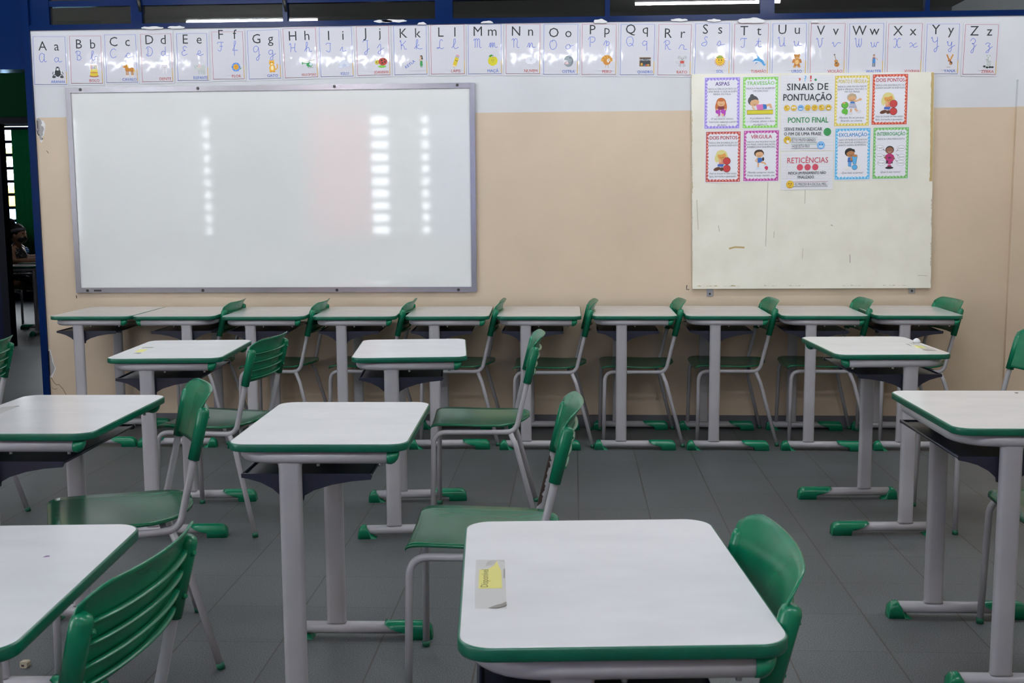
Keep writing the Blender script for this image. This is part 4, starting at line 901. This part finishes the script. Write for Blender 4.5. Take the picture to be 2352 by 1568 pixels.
WHAT = ['a black spider', 'a birthday cake', 'a brown horse', 'a white tooth', 'a grey elephant', 'a blue daisy', 'an orange cat', 'a green helicopter', 'a pale igloo', 'a red ladybird', 'a girl in a green skirt', 'a stubby yellow pencil', 'a yellow apple', 'a white cloud', 'an open oyster', 'a brown turkey', 'a framed blackboard', 'a grey mouse in a red shirt', 'a smiling sun', 'a leaping blue shark', 'a brown bear', 'a guitar', 'a man in blue overalls', 'no picture box drawing beside its word', 'an acrobat upside down', 'a seated zebra']
# vertical placing of the big letters differs from card to card: (z of letter baseline, x of capital, x of small letter)
LZ = [.062,.068,.075,.082,.080,.097,.068,.075,.071,.080,.074,.075,.078,.078,.072,.088,.092,.070,.088,.080,.086,.080,.080,.078,.085,.080]
for i, (x, z, w, h, tilt) in enumerate(CARDS):
    ch = chr(65 + i); blue = i % 2 == 0; bc = '5878c8' if blue else 'b05560'; wc = '3f68c0' if blue else 'b8483f'
    mb = MB(); mb.prism([(a, b_) for a, b_ in rrect(w / 2, h / 2, .003, 2)], 'y', -.0012, 0, M['film'])
    c = mb.build('alphabet_card'); c.location = (x, YW - .0008 - (i % 2) * .0016, z); c.rotation_euler = (0, -tilt, 0)
    tag(c, 'alphabet card with letter %s, %s border, %s' % (ch, 'blue' if blue else 'red', WHAT[i] if ch == 'X' else 'showing ' + WHAT[i]), 'alphabet card', 'alphabet cards above the boards')
    y0 = -.0013; bw, bh = w / 2 - .011, h / 2 - .011
    A = Art(y0); A.ol([(-bw, -bh), (bw, -bh), (bw, bh), (-bw, bh)], .0028, bc); A.ol([(-.01, -bh + .02), (bw - .008, -bh + .02), (bw - .008, -.018), (-.01, -.018)], .0012, 'c4c8d8'); A.l([(bw, -bh + .005), (bw, -bh + .075)], .004, 'd0a840'); A.build('border', c)
    lz = LZ[i]; A = Art(y0)
    A.t(ch, -.040, lz - .004, .076, '1c2026'); A.build('printed_capital', c); A = Art(y0); A.t(ch.lower(), .043, lz - .004, .076, '1c2026'); A.build('printed_small_letter', c)
    A = Art(y0); cz = lz - .070
    cursive(A, ch, -.064, cz, .050, .0030, '5570cc'); A.build('cursive_capital', c); A = Art(y0); cursive(A, ch.lower(), .024, cz, .050, .0030, '5570cc'); A.build('cursive_small_letter', c)
    if ch != 'X':
        A = Art(y0); pic(ch, scaled(A, .045, -.066, .038)); A.build('picture', c)
    A = Art(y0)
    if ch == 'K':
        vs, fs = text_geo('KEYLA', .023, 0, .0003, 'CENTER'); ca, sa = math.cos(.62), math.sin(.62); y = A.lift()
        A.mb.add([(.0 + v.x * ca - v.y * sa, y, -.085 + v.x * sa + v.y * ca) for v in vs], fs, ink(wc))
    else: A.t(WORDS[i], .045, -bh + .008, .023 if len(WORDS[i]) < 9 else .018, wc, bold=.0003, fit=.085)
    A.build('word', c)

# ------------------------------------------------------------------ punctuation posters on the notice board
YP = YW - .0308
def scallop(w, h, n1, n2, a):
    P = []
    for i in range(n1 * 6): P.append((-w + 2 * w * i / (n1 * 6), -h - a * abs(math.sin(PI * i / 6))))
    for i in range(n2 * 6): P.append((w + a * abs(math.sin(PI * i / 6)), -h + 2 * h * i / (n2 * 6)))
    for i in range(n1 * 6): P.append((w - 2 * w * i / (n1 * 6), h + a * abs(math.sin(PI * i / 6))))
    for i in range(n2 * 6): P.append((-w - a * abs(math.sin(PI * i / 6)), h - 2 * h * i / (n2 * 6)))
    return P
def poster(x, z, w, h, tilt, col, dot, lab):
    mb = MB(); mb.prism([(a, b_) for a, b_ in rrect(w / 2, h / 2, .002, 2)], 'y', -.0008, 0, M['paper'])
    o = mb.build('punctuation_poster'); o.location = (x, YP, z); o.rotation_euler = (0, -tilt, 0); tag(o, lab, 'poster', 'punctuation posters on the notice board')
    A = Art(-.0009); a, b_ = w / 2 - .006, h / 2 - .006; A.r(-a, a, -b_, b_, col)
    y = A.lift(); n1, n2 = 10, 15
    dots = [(-a + .008 + (2 * a - .016) * k / n1, s * (b_ - .008)) for k in range(n1 + 1) for s in (-1, 1)] + [(s * (a - .008), -b_ + .008 + (2 * b_ - .016) * k / n2) for k in range(1, n2) for s in (-1, 1)]
    for dx, dz in dots:
        A.mb.add([(dx + .0042 * math.cos(t), y, dz + .0055 * math.sin(t)) for t in (2 * PI * k / 8 for k in range(8))], [tuple(range(8))], ink(dot))
    A.p(scallop(w / 2 - .022, h / 2 - .022, 8, 12, .0045), 'e6e6ee'); A.build('border', o)
    return o
SK, OUTL = 'dcab7e', '2c2a2c'
def kid(q, style):
    if style == 'aspas':
        q.e(0, .5, .52, .52, 'c26a30').e(-.42, .05, .2, .5, 'c26a30').e(.42, .05, .2, .5, 'c26a30').e(0, .46, .4, .36, SK).e(0, .78, .36, .16, 'c26a30').p([(-.3, .12), (.3, .12), (.45, -.25), (-.45, -.25)], '7a2a34').e(-.2, -.78, .14, .24, SK).e(.2, -.78, .14, .24, SK).e(-.3, -.98, .26, .12, 'd8d8dc').e(.3, -.98, .26, .12, 'd8d8dc')
        for s in (-1, .75): q.e(s * .32, -.42, .27, .25, 'b03fb4').p([(s * .32 + .27, -.42), (s * .32 + .22, -.8), (s * .32 + .02, -1.0), (s * .32 + .06, -.86), (s * .32 + .08, -.6)], 'b03fb4')
        q.e(-.42, -.2, .12, .09, SK).e(.42, -.2, .12, .09, SK).l([(-.16, .36), (0, .28), (.16, .36)], .03, OUTL)
    elif style == 'travessao':
        q.e(-.62, .95, .2, .2, '45454a').e(-.5, .5, .52, .5, '45454a').e(-.36, .3, .46, .34, SK, .3).p([(-.85, .5), (-.5, .95), (.05, .55), (-.3, .62)], '45454a').p([(-.2, .1), (.45, .15), (.5, -.42), (-.1, -.4)], 'd676b8').p([(.45, .15), (.8, .12), (.85, -.3), (.5, -.35)], '2f6ab8').l([(.8, 0), (1.15, .1), (1.3, -.3)], .24, SK).e(1.3, -.32, .16, .1, 'd8d8dc').l([(-.35, -.35), (-.6, -.1)], .16, SK).r(-1.1, 1.45, -.82, -.42, 'd6cc2e').l([(-1.1, -.42), (1.45, -.42), (1.45, -.82), (-1.1, -.82), (-1.1, -.42)], .04, '5a5418').l([(-.5, .16), (-.35, .1), (-.2, .2)], .03, OUTL)
    elif style == 'pontos':
        q.e(-.05, .5, .56, .5, 'd9d08a').e(-.5, .15, .22, .4, 'd9d08a').e(.42, .15, .2, .4, 'd9d08a').e(-.02, .4, .42, .36, 'd99a4a').e(-.1, .74, .4, .2, 'd9d08a', .2).p([(-.3, .08), (.2, .08), (.24, -.4), (-.3, -.4)], 'd98a6a').p([(-.4, -.4), (.2, -.4), (.1, -.68), (-.45, -.62)], '3f62b4').e(-.48, -.88, .36, .17, '5a3018', .3).e(-.02, -.9, .2, .18, '5a3018', .5).e(.48, -.1, .36, .36, 'c23a3a').oe(.48, -.1, .36, .36, .03, OUTL).e(.48, -.84, .36, .36, 'c23a3a').oe(.48, -.84, .36, .36, .03, OUTL).e(-.2, -.08, .14, .2, SK, .3).l([(-.2, .28), (0, .2), (.2, .3)], .03, OUTL)
    elif style == 'virgula':
        q.e(-.12, .6, .55, .42, '3a2418').e(.35, -.05, .12, .22, '3a2418').e(-.08, .48, .44, .36, SK).p([(-.6, .5), (-.45, .95), (.2, 1.0), (.42, .6), (.1, .78), (-.3, .74)], '3a2418').p([(-.28, .1), (.2, .1), (.28, -.45), (-.3, -.45)], '2c66b4').l([(-.28, .05), (-.5, -.25), (-.25, -.35)], .16, SK).l([(.1, -.4), (.55, -.5), (.66, -.75)], .18, SK).l([(-.18, -.45), (-.2, -.98)], .18, SK).e(-.18, -1.08, .3, .13, 'cfe0ee').e(.62, -.8, .26, .12, 'cfe0ee').e(.72, -1.02, .2, .18, 'c2305c').p([(.92, -1.02), (.86, -1.25), (.6, -1.36), (.72, -1.2)], 'c2305c').l([(-.3, .34), (-.12, .26), (.1, .36)], .03, OUTL)
    elif style == 'pontovirgula':
        q.e(.1, .62, .5, .44, 'b9a486').e(.12, .5, .42, .34, SK, .2).p([(-.42, .6), (-.1, 1.05), (.5, .95), (.62, .6), (.2, .78)], 'b9a486').l([(.4, .18), (.95, .38)], .16, SK).e(1.0, .4, .15, .14, SK).p([(-.1, .18), (.4, .18), (.7, -.6), (-.25, -.6)], 'e4e4ec')
        for k in range(7): z = .12 - .1 * k; q.l([(-.1 - .02 * k, z), (.42 + .04 * k, z)], .04, '3f4c84')
        q.p([(-.02, .2), (.36, .2), (.4, -.02), (-.05, -.02)], '3f74b8').l([(.05, -.6), (0, -1.0)], .2, SK).l([(.45, -.58), (.8, -.9)], .2, SK).e(-.05, -1.08, .28, .16, 'dcdce0').e(.9, -.9, .26, .18, 'dcdce0', .5).e(-.62, -.18, .36, .33, '5fb53a').oe(-.62, -.18, .36, .33, .03, OUTL).e(-.62, -.84, .34, .3, '5fb53a').p([(-.28, -.84), (-.35, -1.12), (-.62, -1.34), (-.5, -1.1), (-.5, -.9)], '5fb53a').e(-.72, .04, .16, .1, SK).l([(-.1, .36), (.15, .28), (.35, .42)], .03, OUTL)
    elif style == 'exclamacao':
        q.e(-.2, .62, .5, .46, '1e1a1c').e(-.1, .5, .42, .38, 'b07a4c', .2).p([(-.6, .5), (-.4, 1.0), (.3, .95), (.4, .62), (0, .78), (-.3, .72)], '1e1a1c').p([(-.35, .1), (.1, .1), (.1, -.4), (-.4, -.4)], '3a68ac').p([(-.34, -.4), (.02, -.4), (.0, -.92), (-.34, -.92)], '5a98d0').e(-.42, -1.02, .36, .18, 'e8e6e4').e(.72, -.95, .34, .2, 'e8e6e4', -.3).p([(.05, .2), (.62, .2), (.5, -.62), (.2, -.62)], '58b0e4').l([(.05, .2), (.62, .2), (.5, -.62), (.2, -.62), (.05, .2)], .03, OUTL).e(.35, -.95, .28, .27, '58b0e4').oe(.35, -.95, .28, .27, .03, OUTL).e(.4, .26, .24, .14, 'b07a4c').e(.0, -.1, .13, .18, 'b07a4c').l([(-.22, .36), (-.02, .3), (.2, .42)], .03, OUTL)
    elif style == 'interrogacao':
        q.e(0, .62, .42, .4, '2a1a18').e(0, .56, .36, .34, '8a5a44').p([(-.35, .1), (.35, .1), (.32, -.7), (-.32, -.7)], '3a2a34').e(0, -.1, .46, .36, 'b02a6c').e(0, -.14, .16, .1, '5a2a44').p([(.08, -.2), (.46, -.1), (.4, -.42), (.16, -.6), (.14, -.78), (-.16, -.78), (-.14, -.5), (.06, -.36)], 'b02a6c').e(0, -.96, .2, .13, 'b02a6c').e(0, -1.12, .4, .12, '1e1a1c').e(-.42, -.1, .12, .1, '8a5a44').e(.42, -.22, .12, .1, '8a5a44').l([(-.14, .46), (0, .38), (.14, .46)], .03, 'e8e0dc')
POST = [
 ('ASPAS', .84, 1.868, .207, .294, .005, '9a86dc', 'c8bcf0', '4a2f86', ['INDICA A CÓPIA DE UM TEXTO OU', 'UMA FRASE, O QUE ALGUÉM', 'PENSA OU FALA.'], ['O secretário avisou:', '"matrículas reabertas a partir', 'de hoje".'], 'aspas', 'purple-bordered ASPAS poster with a red-haired girl, top left of the notice board'),
 ('TRAVESSÃO', 1.054, 1.869, .207, .294, .008, '86cf60', 'c0e8a4', '74c05a', ['INDICA A FALA DE ALGÉM EM', 'UM DIÁLOGO'], ['A professora falou:', '— Crianças, abram o livro', 'na página 12.'], 'travessao', 'light green TRAVESSÃO poster with a girl lying on a yellow bench'),
 ('DOIS PONTOS', .85, 1.568, .206, .294, .004, 'b8484c', 'e0a088', 'a83038', ['INDICA UMA ENUMERAÇÃO OU', 'QUANDO ALGUÉM VAI DIZER ALGO'], ['Hoje eu trouxe no meu estojo:', 'lápis, borracha e apontador.'], 'pontos', 'dark red DOIS PONTOS poster at the left of the lower row'),
 ('VÍRGULA', 1.064, 1.572, .208, .294, .006, 'b4489c', 'dc94c4', 'b03050', ['INDICA UMA PEQUENA PAUSA', 'NA FRASE. USADA NAS DATAS,', 'ENDEREÇOS E SEQUÊNCIAS.'], ['Mamãe comprou muitas', 'frutas: laranja, mamão, uva.'], 'virgula', 'magenta VÍRGULA poster with a girl stepping on a comma'),
 ('PONTO E VÍRGULA', 1.563, 1.873, .204, .29, .004, 'd8c45c', 'f0e6a0', 'd0bc50', ['INDICA UMA PAUSA MAIOR', 'QUE A VÍRGULA, MAS NÃO O', 'FIM DA FRASE'], ['Mariana foi ao parque;', 'Ricardo, ao cinema.'], 'pontovirgula', 'yellow PONTO E VÍRGULA poster with a child and a green semicolon'),
 ('DOIS PONTOS', 1.772, 1.878, .206, .289, .003, 'c44a3c', 'e8906c', 'a83034', ['INDICA UMA ENUMERAÇÃO OU', 'QUANDO ALGUÉM VAI DIZER ALGO'], ['Hoje eu trouxe no meu estojo:', 'lápis, borracha e apontador.'], 'pontos', 'orange-red DOIS PONTOS poster at the right of the upper row'),
 ('EXCLAMAÇÃO', 1.575, 1.578, .206, .296, .010, '5cb4e4', 'a8d8f0', '3088c8', ['USADO EM FRASES EXCLAMATIVAS', 'PARA INDICAR ADMIRAÇÃO,', 'ESPANTO, ALEGRIA, ADVERTÊNCIA...'], ['Que bela surpresa!'], 'exclamacao', 'blue EXCLAMAÇÃO poster with a boy hugging an exclamation mark'),
 ('INTERROGAÇÃO', 1.787, 1.581, .208, .296, .008, '74b868', 'a8d89c', '2f9050', ['INDICA UMA PERGUNTA'], ['Qual é seu nome?'], 'interrogacao', 'green INTERROGAÇÃO poster with speech bubbles around a pink question mark'),
]
for ti, x, z, w, h, tilt, col, dot, tc_, body, ex, st, lab in POST:
    o = poster(x, z, w, h, tilt, col, dot, lab); yf = -.0018
    A = Art(yf); A.t(ti, 0, .097, .029, tc_, bold=.0006, fit=.155); A.build('title', o)
    A = Art(yf)
    for k, s in enumerate(body): A.t(s, 0, .074 - .0145 * k, .0135, '4a4a58', fit=.158)
    A.build('text', o)
    A = Art(yf); kid(scaled(A, -.006 if st != 'travessao' else -.012, {'pontovirgula': -.014, 'virgula': -.016}.get(st, -.018 - .006 * (len(body) == 3)), {'pontovirgula': .052, 'virgula': .050, 'aspas': .053, 'exclamacao': .053}.get(st, .057)), st); A.build('picture', o)
    A = Art(yf)
    for k, s in enumerate(ex): A.t(s, 0, -.098 - (.017 * k if len(ex) > 1 else .012) + (.006 if len(ex) == 3 else 0), .0155, '55555f', shear=.35, fit=.155)
    A.build('cursive_example', o)
    if st == 'interrogacao':
        for bx_, bz_, tx, pt in ((-.062, .030, 'O quê?', (-.022, .008)), (.058, .026, 'Quem?', (.026, .006)), (-.062, -.018, 'Onde?', (-.026, -.010)), (.062, -.022, 'Quando?', (.026, -.004)), (-.050, -.054, 'Por quê?', (-.016, -.058)), (.056, -.056, 'Como?', (.022, -.036))):
            A = Art(yf); A.p([(bx_ * .9, bz_ + .006), pt, (bx_ * .9, bz_ - .006)], '8a8a92'); A.e(bx_, bz_, .0235, .0155, '8a8a92'); A.e(bx_, bz_, .0222, .0142, 'eeeef4'); A.t(tx, bx_, bz_ - .004, .0125, '3a3a44', fit=.036); A.build('speech_bubble', o)

def face(A, x, z, r, c, mood):
    A.e(x, z, r * 1.03, r * 1.03, 'a88420' if c != '7cb4e8' else '4a86c4'); A.e(x, z, r, r, c); d = '4a3210' if c != '7cb4e8' else '1c3c74'
    if mood == 0: A.e(x - r * .3, z + r * .2, r * .12, r * .16, d).l([(x - r * .6, z + r * .55), (x - r * .15, z + r * .5)], r * .1, d).l([(x - r * .2, z - r * .4), (x + r * .3, z - r * .3)], r * .1, d).e(x + r * .4, z + r * .25, r * .26, r * .26, 'f0e6b0').e(x + r * .4, z + r * .25, r * .1, r * .1, d)
    elif mood == 1: A.e(x - r * .38, z + r * .12, r * .32, r * .32, 'ffffff').e(x + r * .38, z + r * .12, r * .32, r * .32, 'ffffff').e(x - r * .38, z + r * .1, r * .12, r * .12, d).e(x + r * .38, z + r * .1, r * .12, r * .12, d).l([(x - r * .2, z - r * .5), (x + r * .2, z - r * .5)], r * .1, d)
    elif mood == 2: A.e(x - r * .32, z + r * .2, r * .13, r * .17, d).e(x + r * .32, z + r * .2, r * .13, r * .17, d).r(x - r * .5, x + r * .5, z - r * .55, z - r * .15, 'eaf2fa').l([(x - r * .5, z - r * .35), (x + r * .5, z - r * .35)], r * .06, d)
    elif mood == 3: A.l([(x - r * .5, z + r * .15), (x - r * .3, z + r * .32), (x - r * .12, z + r * .15)], r * .1, d).l([(x + r * .12, z + r * .15), (x + r * .3, z + r * .32), (x + r * .5, z + r * .15)], r * .1, d).l([(x - r * .5, z - r * .2), (x, z - r * .5), (x + r * .5, z - r * .2)], r * .11, d).e(x + r * .3, z - r * .5, r * .18, r * .14, 'd0565a')
    elif mood == 4: A.e(x - r * .3, z + r * .2, r * .12, r * .18, d).e(x + r * .3, z + r * .2, r * .12, r * .18, d).l([(x - r * .15, z - r * .25), (x + r * .35, z - r * .2)], r * .1, d).e(x - r * .1, z - r * .72, r * .34, r * .2, 'd89a20')
    elif mood == 5: A.l([(x - r * .5, z + r * .5), (x - r * .15, z + r * .2)], r * .1, d).l([(x - r * .5, z + r * .15), (x - r * .15, z + r * .2)], r * .1, d).l([(x + r * .15, z + r * .25), (x + r * .5, z + r * .5)], r * .1, d).l([(x + r * .15, z + r * .2), (x + r * .5, z + r * .2)], r * .1, d).p([(x - r * .2, z - r * .1), (x + r * .6, z - r * .2), (x + r * .5, z - r * .9), (x - r * .3, z - r * .7)], 'efeff4')
    elif mood == 6: A.e(x - r * .32, z + r * .25, r * .12, r * .18, d).e(x + r * .32, z + r * .25, r * .12, r * .18, d).p([(x - r * .6, z - r * .05), (x + r * .6, z - r * .05), (x + r * .4, z - r * .55), (x - r * .4, z - r * .55)], 'f6f2e4').l([(x - r * .6, z - r * .05), (x + r * .6, z - r * .05), (x + r * .4, z - r * .55), (x - r * .4, z - r * .55), (x - r * .6, z - r * .05)], r * .08, d)
YL, BL = 'e0b838', '7cb4e8'
def sheet(x, z, w, h, tilt, dy, lab):
    mb = MB(); mb.prism([(a, b_) for a, b_ in rrect(w / 2, h / 2, .004, 2)], 'y', -.0008, 0, M['paper'])
    o = mb.build('lined_paper_sheet'); o.location = (x, YP - dy, z); o.rotation_euler = (0, -tilt, 0); tag(o, lab, 'poster', 'lined paper sheets in the middle of the notice board')
    A = Art(-.0009)
    for k in range(12): A.l([(-w / 2 + .004, h / 2 - .018 - .0165 * k), (w / 2 - .004, h / 2 - .018 - .0165 * k)], .0009, 'c6cde4')
    A.l([(-w / 2 + .034, -h / 2 + .004), (-w / 2 + .034, h / 2 - .004)], .0009, 'e0c8d4'); A.build('ruled_lines', o); return o
o = sheet(1.314, 1.915, .298, .209, .002, .0008, 'lined sheet headed SINAIS DE PONTUAÇÃO with a row of seven smileys'); yf = -.0021
A = Art(yf); A.t('SINAIS DE', 0, .020, .053, '20242a', bold=.001, fit=.228, space=1.08); A.t('PONTUAÇÃO', 0, -.038, .053, '20242a', bold=.001, fit=-.268); A.build('title', o)
A = Art(yf); A.t(',', -.045, .078, .07, 'c0503a', bold=.001); A.t('?', -.014, .068, .046, '6cb8ec', bold=.001); A.t('!', .016, .068, .046, 'c83c3c', bold=.002); A.e(.044, .076, .0065, .0065, '2f8f5a'); A.build('punctuation_marks', o)
A = Art(yf)
for k, (mo, c) in enumerate(((0, YL), (1, YL), (2, BL), (3, YL), (4, YL), (0, YL), (6, YL))): face(A, -.112 + .0385 * k, -.078, .0162, c, mo)
A.build('smileys', o)
o = sheet(1.319, 1.704, .298, .212, .001, .0006, 'lined sheet headed PONTO FINAL in green with a large green dot')
A = Art(yf); A.t('PONTO FINAL', .002, .050, .044, '2f8a50', bold=.0008, fit=-.224); A.build('title', o)
A = Art(yf); A.t('SERVE PARA INDICAR', -.130, .006, .026, '2a2e34', align='LEFT', bold=.0003, fit=-.212); A.t('O FIM DE UMA FRASE.', -.130, -.020, .026, '2a2e34', align='LEFT', bold=.0003, fit=-.212); A.build('text', o)
A = Art(yf); A.e(.112, -.002, .0215, .0225, '2f8a4c'); A.build('full_stop_dot', o)
A = Art(yf)
for x0, x1, zc, s, tx in ((-.088, .055, -.046, 'ESTOU MUITO GRIPADO.', -.085), (-.088, .062, -.081, 'HOJE ESTÁ FRIO', -.083)):
    A.ol([(x0, zc - .013), (x1, zc - .013), (x1, zc + .013), (x0, zc + .013)], .0016, '4a9468'); A.t(s, tx, zc - .0075, .0235, '40444c', align='LEFT', fit=-.134 if 'G' in s else -.098)
face(A, -.110, -.045, .0205, YL, 5); face(A, .078, -.076, .0215, BL, 2); A.build('example_boxes', o)
o = sheet(1.323, 1.486, .292, .213, .008, .0010, 'lined sheet headed RETICÊNCIAS in red with three red dots')
A = Art(yf); A.t('RETICÊNCIAS', .002, .044, .044, 'c4485c', bold=.0003, fit=-.228); A.build('title', o)
A = Art(yf)
for k in range(3): A.e(-.040 + .043 * k, .020, .0175, .018, 'cc4c60')
A.build('ellipsis_dots', o)
A = Art(yf); A.t('INDICA UM PENSAMENTO NÃO', 0, -.020, .0225, '2a2e34', bold=.0003, fit=-.21); A.t('FINALIZADO.', -.005, -.043, .0225, '2a2e34', bold=.0003, fit=-.094); A.build('text', o)
A = Art(yf); A.ol([(-.078, -.088), (.118, -.088), (.118, -.062), (-.078, -.062)], .0016, 'c47088'); A.t('EU PRECISO IR À ESCOLA, MAS...', -.066, -.0825, .0215, '40444c', align='LEFT', fit=-.18); face(A, -.094, -.076, .0215, YL, 4); A.build('example_boxes', o)

# ------------------------------------------------------------------ the two children beyond the doorway
def skin_mesh(name, verts, edges, mat_, sub=2, parent=None):
    bm = bmesh.new(); lay = bm.verts.layers.skin.verify(); vs = [bm.verts.new(v[:3]) for v in verts]
    for a, c in edges: bm.edges.new((vs[a], vs[c]))
    for v, q in zip(vs, verts): v[lay].radius = (q[3], q[4] if len(q) > 4 else q[3])
    vs[0][lay].use_root = True
    me = bpy.data.meshes.new(name); bm.to_mesh(me); bm.free()
    o = bpy.data.objects.new(name, me); COL.objects.link(o)
    sk = o.modifiers.new('s', 'SKIN'); sk.use_smooth_shade = True; ss = o.modifiers.new('d', 'SUBSURF'); ss.levels = sub; ss.render_levels = sub
    dg = bpy.context.evaluated_depsgraph_get(); m2 = bpy.data.meshes.new_from_object(o.evaluated_get(dg)); o.modifiers.clear(); o.data = m2; bpy.data.meshes.remove(me)
    m2.name = name; m2.materials.clear(); m2.materials.append(mat_)
    for p in m2.polygons: p.use_smooth = True
    if parent: o.parent = parent
    return o
def ell(mb, c, r, m, nu=18, nv=12):
    rings = []
    for i in range(nv + 1):
        t = -PI / 2 + PI * (i + .02) / (nv + .04)
        rings.append([(c[0] + r[0] * math.cos(t) * math.cos(a), c[1] + r[1] * math.cos(t) * math.sin(a), c[2] + r[2] * math.sin(t)) for a in (2 * PI * k / nu for k in range(nu))])
    mb.loft(rings, m)
def child(x, y, label, girl):
    # sits facing +x on a chair, forearms on the desk; pelvis is the root
    V = [(0, 0, .50, .10, .12), (.02, 0, .62, .085, .105), (.04, 0, .75, .085, .12), (.055, 0, .85, .06, .085), (.065, 0, .90, .036), (.080, 0, .965, .04), (.088, 0, 1.02, .05)]
    Ed = [(0, 1), (1, 2), (2, 3), (3, 4), (4, 5), (5, 6)]
    for s in (-1, 1):
        i = len(V); V += [(.05, s * .115, .845, .045), (.10, s * .145, .73, .036), (.19, s * .14, .735, .031), (.32, s * .10, .748, .024), (.36, s * .095, .748, .026), (.385, s * .093, .747, .023)]
        Ed += [(3, i), (i, i + 1), (i + 1, i + 2), (i + 2, i + 3), (i + 3, i + 4), (i + 4, i + 5)]
        h = i + 5
        for k, (dy, ln) in enumerate(((-.020, .042), (-.007, .050), (.007, .047), (.019, .036))):
            j = len(V); V += [(.400, s * .093 + dy, .750, .0075), (.400 + ln * .55, s * .093 + dy * 1.2, .750, .007), (.400 + ln, s * .093 + dy * 1.25, .738, .006)]; Ed += [(h, j), (j, j + 1), (j + 1, j + 2)]
        j = len(V); V += [(.375, s * (.093 - .026), .744, .0085), (.398, s * (.093 - .040), .742, .0075)]; Ed += [(i + 4, j), (j, j + 1)]
        l = len(V); V += [(.06, s * .075, .485, .082), (.36, s * .085, .470, .058), (.375, s * .085, .27, .045), (.36, s * .085, .075, .032), (.43, s * .09, .035, .030)]; Ed += [(0, l), (l, l + 1), (l + 1, l + 2), (l + 2, l + 3), (l + 3, l + 4)]
    o = skin_mesh('person', V, Ed, M['skin'], 2)
    hm = MB()                                                            # head, nose and ears go into the body's own mesh
    hm.v = [tuple(v.co) for v in o.data.vertices]; hm.f = [tuple(p.vertices) for p in o.data.polygons]; hm.mi = [0] * len(hm.f); hm.sm = [True] * len(hm.f); hm.mats = [M['skin']]
    ell(hm, (.088, 0, 1.015), (.085, .073, .105), M['skin']); ell(hm, (.168, 0, 1.004), (.018, .012, .018), M['skin'])
    for s in (-1, 1): ell(hm, (.078, s * .074, 1.008), (.018, .010, .026), M['skin'])
    bpy.data.objects.remove(o); me_ = bpy.data.meshes.new('person'); me_.from_pydata(hm.v, [], hm.f); o = bpy.data.objects.new('person', me_); COL.objects.link(o)
    me_.materials.append(M['skin'])
    for p in me_.polygons: p.use_smooth = True
    o.location = (x, y, 0); tag(o, label, 'person')
    mb = MB(); ell(mb, (.060, 0, 1.046), (.100, .084, .092), M['hair'])
    hr = mb.build('hair', o)
    if girl: mb = MB(); ell(mb, (.002, 0, 1.150), (.056, .054, .050), M['hair']); mb.build('hair_bun', hr)
    for s in (-1, 1):
        mb = MB(); ell(mb, (.1585, s * .030, 1.032), (.008, .012, .008), M['hair'], 12, 8); mb.build('eye', o)
    if girl:
        mb = MB(); R_ = []
        for dz, g in ((-.017, .97), (-.013, 1.02), (.013, 1.01), (.017, .95)): R_.append([(.060 + .105 * g * math.cos(a), .089 * g * math.sin(a), 1.060 + dz + .022 * math.cos(a)) for a in (2 * PI * k / 32 for k in range(32))])
        mb.loft(R_, M['band'], False); mb.build('headband', hr)
        mb = MB(); ell(mb, (.122, 0, .972), (.064, .064, .046), M['black']); mb.build('face_mask', o)
        skin_mesh('dress', [(.0, 0, .48, .13, .16), (.02, 0, .62, .10, .125), (.04, 0, .75, .10, .135), (.05, 0, .83, .075, .10), (.05, .115, .85, .056), (.05, -.115, .85, .056), (.17, .07, .485, .095), (.17, -.07, .485, .095), (.34, .085, .475, .075), (.34, -.085, .475, .075)], [(0, 1), (1, 2), (2, 3), (3, 4), (3, 5), (0, 6), (0, 7), (6, 8), (7, 9)], M['dress'], 2, o)
    else:
        skin_mesh('shirt', [(.0, 0, .50, .115, .14), (.02, 0, .62, .10, .122), (.04, 0, .75, .10, .135), (.052, 0, .84, .076, .10), (.05, .118, .845, .058), (.05, -.118, .845, .058), (.12, .15, .765, .055), (.12, -.15, .765, .055)], [(0, 1), (1, 2), (2, 3), (3, 4), (3, 5), (4, 6), (5, 7)], M['shirt'], 2, o)
        skin_mesh('trousers', [(0, 0, .49, .11, .13), (.07, .075, .485, .09), (.07, -.075, .485, .09), (.36, .085, .47, .068), (.36, -.085, .47, .068), (.375, .085, .2, .052), (.375, -.085, .2, .052)], [(0, 1), (0, 2), (1, 3), (2, 4), (3, 5), (4, 6)], M['jeans'], 2, o)
    return o
child(-6.20, 12.0, 'girl in a black face mask and grey headband seated beyond the doorway', True)
child(-6.56, 12.72, 'child in a blue striped shirt seated behind the masked girl', False)

# ------------------------------------------------------------------ light
w = bpy.data.worlds.new('sky'); S.world = w; w.use_nodes = True
bg = w.node_tree.nodes['Background']; bg.inputs[0].default_value = (.95, 1, 1.08, 1); bg.inputs[1].default_value = 12
S.view_settings.view_transform = 'Standard'; S.view_settings.look = 'None'; S.view_settings.gamma = 1; S.view_settings.use_curve_mapping = False
S.view_settings.exposure = 0.17
S.cycles.use_denoising = True
try: S.cycles.denoiser = 'OPENIMAGEDENOISE'
except Exception: pass
S.cycles.max_bounces = 8; S.cycles.diffuse_bounces = 4; S.cycles.glossy_bounces = 4; S.cycles.transparent_max_bounces = 12
S.cycles.sample_clamp_indirect = 6; S.cycles.caustics_reflective = False; S.cycles.caustics_refractive = False
